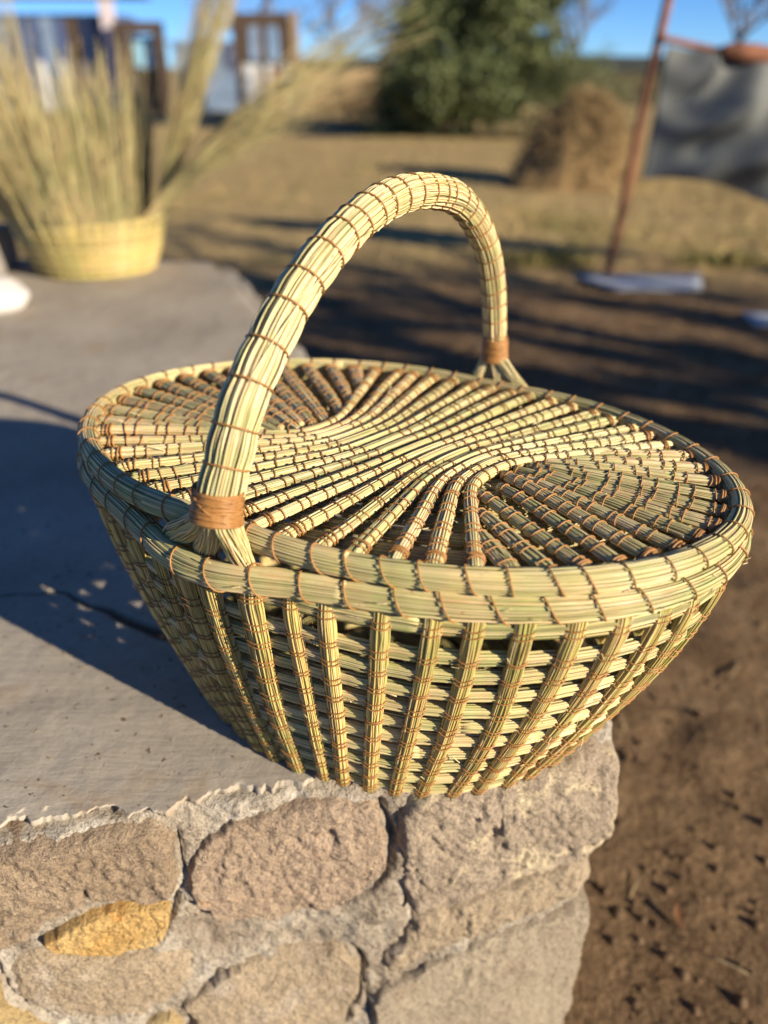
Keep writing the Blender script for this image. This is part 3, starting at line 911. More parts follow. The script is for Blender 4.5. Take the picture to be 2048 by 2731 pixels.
def build_base():
    mb = MB()
    for k in range(7):
        f = 1 - k * 0.135
        P, T, N, _ = oval(0.174 * f - 0.004, 0.130 * f, 0.006, 90)
        P = np.vstack([P, P[:1]]); N = np.vstack([N, N[:1]])
        strands(mb, P, N, np.broadcast_to(UP, P.shape), 0.0112 * (0.4 + 0.6 * f), 0.0045, 12)
    mb.build('base_coil', M['green'], basket)
build_base()

# ---- the arched handle
H0, H1 = np.array([-0.030, -0.170]), np.array([0.030, 0.170])
HD = (H1 - H0) / np.linalg.norm(H1 - H0)
hs = [(-.012, .236), (-.009, .262), (.003, .288), (.020, .319), (.044, .347), (.071, .372), (.102, .392), (.137, .408), (.172, .4175), (.206, .420), (.240, .4165),
      (.273, .4075), (.303, .389), (.330, .361), (.347, .327), (.356, .290), (.360, .262), (.361, .236)]
arch = smoothpath([(*(H0 + HD * s), z) for s, z in hs], 130)
HB = np.array([-HD[1], HD[0], 0.0])       # across the arch plane
def build_handle():
    P = arch[5:-5]
    n = len(P); s = np.linspace(0, 1, n)
    T = norm(np.gradient(P, axis=0)); S = np.broadcast_to(HB, P.shape); N = norm(np.cross(S, T)); 
    Rr = np.interp(s, [0, 0.08, 0.25, 0.5, 0.8, 1.0], [0.0140, 0.0142, 0.0138, 0.0126, 0.0112, 0.0106])
    pos = np.concatenate([np.linspace(0.055, 0.30, 6), np.linspace(0.345, 0.60, 9), np.linspace(0.63, 0.965, 12)]) + RNG.normal(0, 0.003, 27)
    d = np.min(np.abs(s[:, None] - pos[None]), 1)
    Rp = Rr * (1 + 0.085 * np.clip(d / 0.018, 0, 1) ** 0.7 - 0.045)
    mb = MB()
    strands(mb, P, S, N, Rp, Rp, 78, drift=0.9, jit=0.5, tones=np.clip(RNG.normal(0.60, 0.22, 78), 0, 0.99))
    strands(mb, P, S, N, Rp * 0.972, Rp * 0.972, 60, drift=1.4, jit=0.6, core=False, tones=np.clip(RNG.normal(0.45, 0.25, 60), 0, 1))
    # a few loose stalks that lie across the others
    for k in range(16):
        i0 = RNG.integers(0, n - 40); i1 = i0 + RNG.integers(20, 40)
        a0 = RNG.uniform(0, 6.28); aa = a0 + np.linspace(0, RNG.normal(0, 0.55), i1 - i0)
        q = Rp[i0:i1] * 1.02
        C = P[i0:i1] + (np.cos(aa) * q)[:, None] * S[i0:i1] + (np.sin(aa) * q)[:, None] * N[i0:i1]
        mb.tubes(C, 0.0006, tone=RNG.uniform(0.2, 1))
    h = mb.build('handle', M['pale'], basket)
    cb = MB()
    for p in pos:
        f = lambda A: np.array([np.interp(p, s, A[:, c]) for c in range(3)])
        r0 = np.interp(p, s, Rp) + 0.0004
        ring(cb, f(P), norm(f(T)), HB, norm(f(N)), r0, r0, 0.00072, slope=RNG.normal(0.0008, 0.0012), m=30, wob=0.0005)
    cb.build('binding_cord', M['cord'], h)['kind'] = 'stuff'
    # wound bands of cord at both feet
    for end in (0, 1):
        i = 0 if end == 0 else n - 1
        sg = 1 if end == 0 else -1
        c = P[i]; Tt = T[i] * sg
        wb = MB()
        for k in range(13):
            q = -0.0035 + k * 0.00145
            base = c + Tt * q
            rr = Rr[i] * (1.10 + 0.09 * np.clip(1 - k / 7, 0, 1)) * (1 - 0.02 * (k > 12))
            ring(wb, base, Tt, HB, N[i], rr, rr * 0.96, 0.0009, slope=RNG.normal(0.0, 0.0020), m=30, wob=0.0006)
        for k in range(5):
            ring(wb, c + Tt * RNG.uniform(0, 0.012), Tt, HB, N[i], Rr[i] * 1.16, Rr[i] * 1.11, 0.00075, slope=RNG.normal(0, 0.005), m=30, ph=RNG.uniform(0, 6))
        m = 24; al = np.arange(m) * 2 * np.pi / m
        st = np.array([-0.004, 0.006, 0.0165])
        V = np.stack([c + Tt * q + (np.cos(al)[:, None] * HB + np.sin(al)[:, None] * N[i] * 0.96) * Rr[i] * (1.10 + 0.07 * (q < 0.005)) for q in st])
        idx = np.arange(3 * m).reshape(3, m); nx = np.roll(idx, -1, 1)
        wb.add(V, np.stack([idx[:-1], nx[:-1], nx[1:], idx[1:]], -1).reshape(-1, 4))
        wb.build('cord_band', M['cord'], basket)
        # three tufts spread from the band, pass inside the rim and run on as uprights
        t0 = FT_N if end == 0 else FT_F
        for k, dt in enumerate((-0.120, 0.0, 0.120)):
            te = t0 + dt * (1 if end == 0 else 1)
            side = (k - 1)
            sgn = 1.0 if end == 0 else -1.0
            e1 = np.array([(RA + 0.0030) * math.cos(te), (RB + 0.0030) * math.sin(te), 0.2170])
            Nn_ = norm(np.array([math.cos(te) / RA, math.sin(te) / RB, 0]))
            a9, b9 = wall_ab(0.190, 0.0045)
            e2 = np.array([a9 * math.cos(te), b9 * math.sin(te), 0.190])
            tang = norm(np.array([-math.sin(te) * RA, math.cos(te) * RB, 0]))
            st0 = c + Tt * 0.004 + tang * side * Rr[i] * 0.45
            st1 = c - Tt * 0.004 + tang * side * Rr[i] * 0.62
            pth = smoothpath([st0, st1, st1 * 0.45 + e1 * 0.55, e1, e2], 26)
            q = np.linspace(0, 1, 26)
            wS = np.interp(q, [0, 0.3, 0.7, 1], [Rr[i] * 0.50, Rr[i] * 0.62, 0.0098, 0.0092]); wN = np.interp(q, [0, 0.3, 0.7, 1], [Rr[i] * 0.85, Rr[i] * 0.62, 0.0048, 0.0048])
            Tp = norm(np.gradient(pth, axis=0)); Sp = norm(tang - Tp * (Tp @ tang)[:, None]); Np = norm(np.cross(Sp, Tp))
            mt = MB()
            strands(mt, pth, Sp, Np, wS, wN, 32, r=0.00068, drift=0.4, jit=0.5, tones=np.clip(RNG.normal(0.52, 0.27, 32), 0, 1))
            mt.build('handle_tuft', M['pale'], basket)
build_handle()

# ------------------------------------------------------------------ the lid, a thing of its own
lid = thing('basket_lid', 'flat oval straw lid of fanned bundles resting on the large basket under its handle', 'lid', (BX, BY, 0.001), BROT)
lid_off = lambda tt: -0.0072 * foot_bulge(tt)
def build_lid():
    mb = MB()
    rim_ring(mb, LA, LB, LID_Z, LID_R, 46, lid_off, ties=56)
    rim = mb.build('lid_rim', M['green'], lid)
    cb = MB()
    for t in ell_ts(LA, LB, R(1), R(361), 57)[:-1] + RNG.normal(0, 0.008, 56):
        P, T, N, _ = oval(LA, LB, LID_Z, 1, np.array([t]), lid_off(np.array([t])))
        ring(cb, P[0], T[0], N[0], UP, LID_R * 1.05, LID_R * 1.05, 0.00064, slope=-LID_R * RNG.uniform(0.35, 0.7), m=20, wob=0.0005)
    cb.build('binding_cord', M['cord'], rim)['kind'] = 'stuff'
    # under layer: ovals that shrink on to the waist line
    WX0, WX1, WC = -0.066, 0.094, np.array([0.013, -0.009])
    NRING = 7
    def level(u, v):
        """0 at the waist, 1 at the rim"""
        lo, hi = np.zeros_like(u), np.ones_like(u) * 1.2
        for _ in range(24):
            mid = (lo + hi) / 2
            A = 0.082 + (LA - 0.082) * mid; B = 0.012 + (LB - 0.012) * mid
            cx_, cy_ = WC[0] * (1 - mid), WC[1] * (1 - mid)
            ins = ((u - cx_) / A) ** 2 + ((v - cy_) / B) ** 2 < 1
            hi = np.where(ins, mid, hi); lo = np.where(ins, lo, mid)
        return (lo + hi) / 2
    lev = (np.arange(NRING) + 0.55) / NRING
    for L_ in lev:
        A = 0.082 + (LA - 0.082) * L_; B = 0.012 + (LB - 0.012) * L_
        n = int(60 + 90 * L_)
        P, T, N, _ = oval(A, B, LID_Z - 0.0048, n)
        P = P + np.array([WC[0] * (1 - L_), WC[1] * (1 - L_), 0])
        P = np.vstack([P, P[:1]]); N = np.vstack([N, N[:1]])
        m1 = MB()
        strands(m1, P, N, np.broadcast_to(UP, P.shape), 0.0074, 0.0036, 18, drift=0.6, jit=0.5)
        m1.build('under_coil', M['green'], lid)
    # upper layer of bundles
    def endpt(t, inset=0.0055):
        return np.array([(LA - inset) * math.cos(t), (LB - inset) * math.sin(t)]) * (1 - 0.046 * float(foot_bulge(np.array([t]))[0]))
    NB = 16
    t_near = ell_ts(LA, LB, R(208.6), R(298.5), NB)
    t_far = ell_ts(LA, LB, R(107), R(35.6), NB)
    # the waist: where each bundle enters and leaves the tightly packed middle strip
    wi = np.array([0, 3, 6, 9, 12, 15.0])
    near_w = np.array([(-.0590, -.0193), (-.0366, -.0252), (-.0075, -.0325), (.0254, -.0392), (.0565, -.0437), (.0856, -.0400)])
    far_w = np.array([(-.0492, .0223), (-.0187, .0248), (.0151, .0224), (.0506, .0182), (.0802, .0134), (.1059, .0042)])
    paths = []
    for i in range(NB):
        jn = RNG.normal(0, 0.0006, (2, 2))
        wn_ = np.array([np.interp(i, wi, near_w[:, c]) for c in (0, 1)]) + jn[0]
        wf = np.array([np.interp(i, wi, far_w[:, c]) for c in (0, 1)]) + jn[1]
        a, b = endpt(t_near[i] + RNG.normal(0, 0.006)), endpt(t_far[i] + RNG.normal(0, 0.006))
        ctrl = [a, a * 0.66 + wn_ * 0.34 + RNG.normal(0, 0.0010, 2), a * 0.3 + wn_ * 0.7, wn_, (wn_ + wf) / 2, wf, b * 0.3 + wf * 0.7, b * 0.66 + wf * 0.34 + RNG.normal(0, 0.0010, 2), b]
        c_ = smoothpath(ctrl, 90)
        for _ in range(40):
            c_[1:-1] = 0.25 * c_[:-2] + 0.5 * c_[1:-1] + 0.25 * c_[2:]
        paths.append((resample(c_, 64), 'through', i))
    eR, eL = np.array([0.097, -0.030]), np.array([-0.064, 0.004])
    E_last, A_first = paths[NB - 1][0], paths[0][0]
    for side, eye, t0, t1, edge_a, edge_b in ((1, eR, R(35.6), R(298.5 - 360), E_last[32:], E_last[:32][::-1]), (-1, eL, R(107), R(208.6), A_first[32:], A_first[:32][::-1])):
        nf = 13
        tf = ell_ts(LA, LB, t0, t1, nf + 2)[1:-1]
        for j in range(nf):
            e = endpt(tf[j])
            sp_ = np.interp(j, [0, 1, 2, 3, 4, 8, 9, 10, 11, 12], [0.74, 0.65, 0.59, 0.56, 0.54, 0.47, 0.42, 0.35, 0.27, 0.17])
            path = E_last if side == 1 else A_first
            if side == -1: sp_ = 1 - np.interp(j, [0, 1, 2, 3, 4, 8, 9, 10, 11, 12], [0.17, 0.27, 0.35, 0.42, 0.46, 0.54, 0.56, 0.59, 0.65, 0.74])
            q = np.array([np.interp(sp_, np.linspace(0, 1, len(path)), path[:, c]) for c in (0, 1)])
            st = q + norm(e - q) * (0.0065 + (0.010 if j % 2 else 0.0) * (1 if 3 < j < 11 else 0.3))
            mid = (st + e) / 2 + np.array([-(e - st)[1], (e - st)[0]]) * RNG.normal(0, 0.008)
            paths.append((smoothpath([st, mid, e], 44), 'fan', j if side == 1 else 12 - j))
    for (c, kind, num) in paths:
        n = len(c)
        L_ = level(c[:, 0], c[:, 1])
        s = np.linspace(0, 1, n)
        z = LID_Z + 0.0028 + 0.0030 * (1 - np.clip(L_, 0, 1)) - 0.003 * np.clip((L_ - 0.93) / 0.07, 0, 1)
        if kind == 'fan': z = z - 0.0018 * np.clip(1 - s / 0.15, 0, 1)
        P = np.concatenate([c, z[:, None]], 1)
        T = norm(np.gradient(P, axis=0))
        N = norm(UP - T * T[:, 2:3]); S = norm(np.cross(T, N))
        if kind == 'through':
            w = np.interp(L_, [0.0, 0.12, 0.35, 0.7, 1.0], [0.0046, 0.0047, 0.0051, 0.0056, 0.0056]) * RNG.uniform(0.92, 1.08)
        else:
            w = np.interp(s, [0.0, 0.08, 0.4, 1.0], [0.0038, 0.0050, 0.0072, 0.0066] if num < 6 else [0.0040, 0.0052, 0.0066, 0.0064]) * RNG.uniform(0.9, 1.08)
        h = np.interp(L_, [0, 0.2, 1.0], [0.0046, 0.0042, 0.0038]) * (1.0 if kind == 'through' else 0.9)
        # ties where the bundle crosses each under coil
        ties = []
        for L0 in np.concatenate([lev - 0.026, lev + 0.026]):
            cr = np.where((L_[:-1] - L0) * (L_[1:] - L0) < 0)[0]
            for q in cr:
                f = (L0 - L_[q]) / (L_[q + 1] - L_[q] + 1e-9)
                ties.append((q + f) / (n - 1))
        ties = np.array(sorted(ties))
        d = np.min(np.abs(s[:, None] - ties[None]), 1) if len(ties) else np.ones(n)
        puff = 1 + 0.06 * np.clip(d / 0.03, 0, 1) - 0.03
        cnt = 24
        m1 = MB()
        strands(m1, P, S, N, w * puff, h * puff, cnt, drift=0.6, jit=0.45, tones=np.clip(RNG.normal(0.55, 0.23, cnt) + RNG.normal(0, 0.05), 0, 1))
        bd = m1.build('bundle', M['pale'], lid)
        cb = MB()
        for q in ties:
            q = q + RNG.normal(0, 0.004)
            f = lambda A_: np.array([np.interp(q, s, A_[:, k]) for k in range(3)])
            ring(cb, f(P), norm(f(T)), norm(f(S)), norm(f(N)), np.interp(q, s, w) + 0.0003, np.interp(q, s, h) + 0.0004, RNG.uniform(0.0005, 0.00062), slope=RNG.normal(0, 0.0011), m=16, wob=0.0003)
        # thicker knot beside the rim
        for q in ([0.035, 0.965] if kind == 'through' else [0.955]):
            for dq in (0.0, 0.009):
                f = lambda A_: np.array([np.interp(q + dq, s, A_[:, k]) for k in range(3)])
                ring(cb, f(P), norm(f(T)), norm(f(S)), norm(f(N)), np.interp(q, s, w) + 0.0006, np.interp(q, s, h) + 0.0006, 0.0008, slope=RNG.normal(0, 0.0008), m=16)
        if len(cb.v): cb.build('binding_cord', M['cord'], bd)['kind'] = 'stuff'
build_lid()

def stray_fibres():
    """hairs, snapped ends and pith that stand off the weave of lid and body"""
    def hairs(parent, count, place, mat, Lr, rr):
        mb = MB()
        for _ in range(count):
            p, d, n_ = place()
            L = RNG.uniform(*Lr)
            d = norm(d + n_ * RNG.uniform(0.05, 0.5) + RNG.normal(0, 0.25, 3))
            s_ = np.linspace(0, 1, 5)
            C = p + n_ * 0.0003 + d * (L * s_)[:, None] + RNG.normal(0, 0.12 * L, 3) * (s_ ** 2)[:, None]
            mb.tubes(C[None], RNG.uniform(*rr), sides=4, tone=RNG.uniform(0.3, 0.97))
        tag(mb.build('stray_fibres', mat, parent), kind='stuff')
    def on_rim():
        t = RNG.uniform(0, 6.28); al = RNG.uniform(-0.6, 1.8)
        P, T, N, _ = oval(RA, RB, RIM_Z, 1, np.array([t]), 0.0140 * foot_bulge(np.array([t])))
        n_ = N[0] * math.cos(al) + UP * math.sin(al)
        return P[0] + n_ * RIM_R, T[0] * RNG.choice([-1, 1]), n_
    def on_wall():
        t = RNG.uniform(0, 6.28); z = RNG.uniform(0.01, 0.19)
        a, b = wall_ab(z, 0.006)
        P, T, N, _ = oval(a, b, z, 1, np.array([t]))
        return P[0], norm(T[0] * RNG.normal() + UP * RNG.normal()), N[0]
    def on_lid():
        t = RNG.uniform(0, 6.28); q = math.sqrt(RNG.uniform(0, 0.9))
        return np.array([LA * q * math.cos(t), LB * q * math.sin(t), LID_Z + 0.005]), np.array([math.cos(t), math.sin(t), 0]), UP
    hairs(basket, 60, on_rim, M['pale'], (0.002, 0.007), (0.0002, 0.0004))
    hairs(basket, 110, on_wall, M['pale'], (0.003, 0.011), (0.0002, 0.0005))
    hairs(lid, 80, on_lid, M['pale'], (0.002, 0.010), (0.0002, 0.0005))
stray_fibres()
# ------------------------------------------------------------------ second basket, still being woven, straw standing up
def straw_basket():
    cx_, cy_ = -0.805, 2.22
    root = thing('unfinished_basket', 'unfinished straw basket with long loose stalks fanning up, far end of the concrete', 'basket', (cx_, cy_, 0.0), 0.1)
    A0, B0, A1, B1, Ht = 0.150, 0.136, 0.205, 0.185, 0.150
    ab = lambda z: (A0 + (A1 - A0) * (z / Ht) ** 0.8, B0 + (B1 - B0) * (z / Ht) ** 0.8)
    for z in np.linspace(0.011, Ht - 0.007, 7):
        a, b = ab(z)
        P, T, N, _ = oval(a, b, z, 90)
        P = np.vstack([P, P[:1]]); N = np.vstack([N, N[:1]])
        mb = MB()
        strands(mb, P, np.broadcast_to(UP, P.shape), N, 0.0094, 0.0070, 16, r=0.0012, drift=0.8)
        mb.build('coil', M['gold'], root)
    mb = MB()
    for k in range(6):
        f = 1 - k * 0.16
        P, T, N, _ = oval(A0 * f - 0.004, B0 * f - 0.004, 0.006, 50)
        P = np.vstack([P, P[:1]]); N = np.vstack([N, N[:1]])
        strands(mb, P, N, np.broadcast_to(UP, P.shape), 0.014, 0.005, 8, r=0.0012)
    mb.build('base_coil', M['gold'], root)
    NU = 38
    for i in range(NU):
        t = 2 * np.pi * i / NU + RNG.normal(0, 0.03)
        a0, b0 = ab(0.0); a1, b1 = ab(Ht)
        p0 = np.array([a0 * math.cos(t), b0 * math.sin(t), 0.001]); p1 = np.array([a1 * math.cos(t), b1 * math.sin(t), Ht])
        nrm = norm(np.array([math.cos(t) / a1, math.sin(t) / b1, 0])); tan = np.array([-nrm[1], nrm[0], 0])
        p0 = p0 + nrm * 0.0048; p1 = p1 + nrm * 0.0048
        P = np.linspace(p0, p1, 14)
        Tn = norm(np.gradient(P, axis=0)); S = np.broadcast_to(tan, P.shape); N = norm(np.cross(S, Tn))
        mb = MB()
        strands(mb, P, S, N, 0.0068, 0.0040, 12, r=0.0011)
        up = mb.build('upright', M['olive'], root)
        # the loose ends above the rim
        right = math.cos(t)                                # +1 towards the right of the photograph
        back = math.sin(t)
        ns = 64
        mb = MB()
        steep = i in (0, 1, 37, 36, 2)
        low = i in (3, 35, 4, 34)
        fan = steep or low
        if steep: lean, L0 = 0.40, 0.64
        elif low: lean, L0 = 1.06, 0.80
        elif right < -0.3: lean, L0 = 0.30 + 0.45 * (-right - 0.3) / 0.7 + RNG.normal(0, 0.06), RNG.uniform(0.34, 0.46)
        else:
            lean, L0 = RNG.uniform(0.02, 0.22), (RNG.uniform(0.28, 0.40) if RNG.random() > 0.22 else 0.50)
        main = norm(nrm + tan * RNG.normal(0, 0.10))
        if fan: main = norm(main * 0.18 + np.array([1.0, 0.0, 0]))
        for q in range(ns):
            L = L0 * (RNG.uniform(0.62, 1.10) if q < 36 else RNG.uniform(0.30, 0.62))
            th0 = (0.72 if low else 0.30) + RNG.normal(0, 0.04); th1 = max(0.0, lean + RNG.normal(0, 0.07 if not low else 0.10))
            dirx = norm(main + tan * RNG.normal(0, 0.22 if not fan else 0.06))
            m_ = 9; sl = np.linspace(0, 1, m_)
            th = th0 + (th1 - th0) * sl ** 0.55 + (0.16 * sl ** 3 if low else 0.05 * sl ** 3)
            st = L / (m_ - 1)
            d = np.sin(th)[:, None] * dirx + np.cos(th)[:, None] * UP
            C = p1 + tan * RNG.normal(0, 0.010 if not fan else 0.005) + nrm * RNG.normal(0, 0.003) + np.concatenate([np.zeros((1, 3)), np.cumsum(d[1:] * st, 0)])
            mb.tubes(C, np.linspace(0.0013, 0.0007, m_)[None] * RNG.uniform(0.8, 1.2), sides=3, tone=np.clip(RNG.normal(0.62, 0.2), 0, 0.97), cap=False)
        mb.build('loose_stalks', M['olive'], up)
straw_basket()

# ------------------------------------------------------------------ left edge of the concrete
def block_at_left():
    mb = MB()
    mb.box((0, 0, 0.055), (0.30, 0.26, 0.11))
    o = mb.build('concrete_block', M['far_block'], None, smooth=False)
    o.location = (-1.195, 2.17, 0.0); o.rotation_euler = (0, 0, 0.12)
    bv = o.modifiers.new('bevel', 'BEVEL'); bv.width = 0.008; bv.segments = 2
    tag(o, 'plain grey concrete block left of the unfinished basket', 'block')
    mb = MB()
    nu, nv = 40, 20
    u = np.linspace(0, 2 * np.pi, nu + 1); v = np.linspace(-0.45, 1, nv)
    Uu, Vv = np.meshgrid(u, v * np.pi / 2, indexing='ij')
    P = np.stack([0.155 * np.cos(Uu) * np.cos(Vv), 0.10 * np.sin(Uu) * np.cos(Vv), 0.052 * np.sin(Vv)], -1)
    P[..., 2] = np.maximum(P[..., 2], -0.03) + 0.03
    nn = vnoise(np.stack([np.cos(Uu) * np.cos(Vv), np.sin(Uu) * np.cos(Vv), np.sin(Vv)], -1), 2.0, 3, 2.0)
    P[..., :2] *= (1 + 0.06 * nn)[..., None]; P[..., 2] *= 1 + 0.08 * nn
    mb.grid(P)
    o = mb.build('white_stone', M['plaster_white'])
    o.location = (-0.985, 1.80, 0.0)
    tag(o, 'smooth white rounded stone lying on the concrete at the left edge', 'stone')
M['far_block'] = simple('block_concrete', (0.33, 0.30, 0.27), 0.9, 0.15, 14, 0.4, 0.004, 0.2)
block_at_left()

# ------------------------------------------------------------------ pole, rail and shade cloth
def pole_and_cloth():
    zb = gz(1.145, 4.02)
    root = thing('rusty_pole', 'thin rusty steel pole with a horizontal top rail, grey cloth hanging beside it', 'pole', (1.145, 4.02, zb))
    mb = MB()
    C = np.linspace([0.0, 0, -0.02], [0.115, 0.0, 1.50], 24)
    C[:, 0] += 0.004 * np.sin(np.linspace(0, 9, 24))
    mb.tubes(C, 0.021, sides=12, cap=False)
    mb.build('post', M['rust'], root)
    mb = MB()
    C = np.linspace([0.080, -0.035, 1.030], [0.95, -0.005, 0.905], 20); C[:, 2] -= 0.012 * np.sin(np.linspace(0, np.pi, 20))
    mb.tubes(C, 0.015, sides=10, cap=False)
    mb.build('rail', M['rust'], root)
    mb = MB()
    C = np.linspace([0.35, -0.05, 0.985], [0.62, -0.05, 0.955], 8)
    mb.tubes(C, np.array([0.02, 0.034, 0.04, 0.042, 0.042, 0.04, 0.034, 0.02])[None], sides=10)
    mb.build('rolled_sacking', M['rust'], root)
    # the cloth: sagging folds from the upper left corner
    nu, nv = 70, 60
    u = np.linspace(0, 1, nu); v = np.linspace(0, 1, nv)
    Uu, Vv = np.meshgrid(u, v, indexing='ij')
    x = 0.105 - 0.015 * Vv + Uu * (0.92 + 0.05 * Vv)
    top = 1.000 - 0.125 * Uu; bot = 0.455 - 0.19 * Uu ** 1.3 + 0.035 * np.sin(Uu * 5)
    z = top + (bot - top) * Vv
    rad = np.hypot(Uu * 1.1, Vv * 0.75); angl = np.arctan2(Vv * 0.75, Uu * 1.1)
    fold = 0.055 * np.sin(rad * 21 + 1.2 * angl) * np.clip(1.2 - np.abs(Vv - 0.42) * 1.5, 0, 1) * np.clip(Uu * 4, 0, 1)
    fold += 0.012 * np.sin(Uu * 14 - Vv * 5) * Vv
    y = -0.04 - 0.10 * np.sin(Vv * np.pi) * np.sin(np.clip(Uu, 0, 1) * np.pi) + fold
    z = z - 0.05 * np.sin(Uu * np.pi) * (1 - Vv) * Vv
    P = np.stack([x, y, z], -1)
    mb = MB(); mb.grid(P)
    o = mb.build('shade_cloth', M['tarp'])
    o.location = (1.145, 4.02, zb)
    so = o.modifiers.new('thickness', 'SOLIDIFY'); so.thickness = 0.003
    tag(o, 'grey shade cloth hanging in folds from the rusty rail', 'cloth')
pole_and_cloth()

# ------------------------------------------------------------------ sheets lying on the ground
def ground_sheet(name, quad, th, mat, label, cat):
    q = np.array(quad, float)
    c = q.mean(0)
    n = 10
    u = np.linspace(0, 1, n)
    Uu, Vv = np.meshgrid(u, u, indexing='ij')
    XY = ((1 - Uu) * (1 - Vv))[..., None] * q[0] + (Uu * (1 - Vv))[..., None] * q[1] + (Uu * Vv)[..., None] * q[2] + ((1 - Uu) * Vv)[..., None] * q[3]
    z = np.full(Uu.shape, max(gz(*p) for p in list(q) + [c]) + th + 0.004) + 0.003 * np.sin(Uu * 7) * np.cos(Vv * 5)
    P = np.concatenate([XY, z[..., None]], -1)
    P[..., :2] -= c
    mb = MB(); mb.grid(P)
    o = mb.build(name, mat)
    o.location = (c[0], c[1], 0)
    so = o.modifiers.new('thickness', 'SOLIDIFY'); so.thickness = th; so.offset = 0
    tag(o, label, cat)
ground_sheet('metal_sheet', [(1.10, 3.64), (1.50, 3.66), (1.60, 3.96), (0.95, 3.94)], 0.004, M['board'], 'pale grey metal sheet lying flat on the ground near the pole', 'sheet')
ground_sheet('metal_sheet', [(1.52, 3.10), (1.95, 3.06), (2.00, 3.28), (1.54, 3.30)], 0.004, M['board'], 'pale grey sheet on the shaded ground at the right edge', 'sheet')

# ------------------------------------------------------------------ hay mound
def hay_mound():
    x0, y0 = 1.80, 7.65
    nu, nv = 90, 60
    u = np.linspace(0, 2 * np.pi, nu + 1); v = np.linspace(0, 1, nv)
    Uu, Vv = np.meshgrid(u, v, indexing='ij')
    prof = np.cos(np.clip(Vv, 0, 1) * np.pi / 2) ** 0.72
    rad = Vv ** 0.8
    D = np.stack([np.cos(Uu) * rad, np.sin(Uu) * rad, prof], -1)
    nn = vnoise(D, 2.2, 4, 3.0)
    foot = 0.47 * (1 + 0.16 * nn) * (1 + 0.5 * np.clip(-np.cos(Uu), 0, 1) ** 2 * Vv ** 2)
    P = np.stack([rad * foot * np.cos(Uu) , rad * foot * np.sin(Uu), 0.70 * prof * (1 + 0.10 * nn) - 0.03], -1)
    mb = MB(); mb.grid(P, flip=True)
    root = thing('hay_mound', 'tall rounded mound of dry hay and weeds between the dark tree and the pole', 'mound', (x0, y0, gz(x0, y0)))
    mb.build('heap', M['hay'], root)
    k = 2600
    iu = RNG.integers(0, nu, k); iv = RNG.integers(3, nv, k)
    base = P[iu, iv]
    out = norm(base - np.array([0, 0, 0.25]))
    d = norm(out * 0.6 + RNG.normal(0, 0.6, (k, 3)))
    L = RNG.uniform(0.04, 0.14, k)
    C = base[:, None] + d[:, None] * (L[:, None] * np.linspace(-0.2, 1, 3)[None])[..., None]
    mb = MB(); mb.tubes(C, 0.003, sides=3, tone=RNG.uniform(0, 1, k), cap=False)
    tag(mb.build('hay_stalks', M['hay_stalk'], root), kind='stuff')
hay_mound()

# ------------------------------------------------------------------ trees
def limb_path(p, d, L, n, wob):
    pts = [np.array(p, float)]; d = norm(np.array(d, float))
    for i in range(n - 1):
        d = norm(d + RNG.normal(0, wob, 3) + np.array([0, 0, 0.03]))
        pts.append(pts[-1] + d * L / (n - 1))
    return np.array(pts), d

def branch(mb, p, d, L, r, depth, tips, wob=0.16, sp=0.75):
    pts, dl = limb_path(p, d, L, 7, wob)
    mb.tubes(pts[None], np.linspace(r, r * 0.55, 7)[None], sides=6 if r > 0.02 else 4, cap=False)
    tips.append(pts[-1])
    if depth == 0: return
    for k in range(3 if depth > 1 else 4):
        f = RNG.uniform(0.4, 1.0); i = int(f * 6)
        nd = norm(dl + RNG.normal(0, sp, 3) + np.array([0, 0, 0.15]))
        branch(mb, pts[i], nd, L * RNG.uniform(0.55, 0.8), r * 0.55, depth - 1, tips, wob, sp)

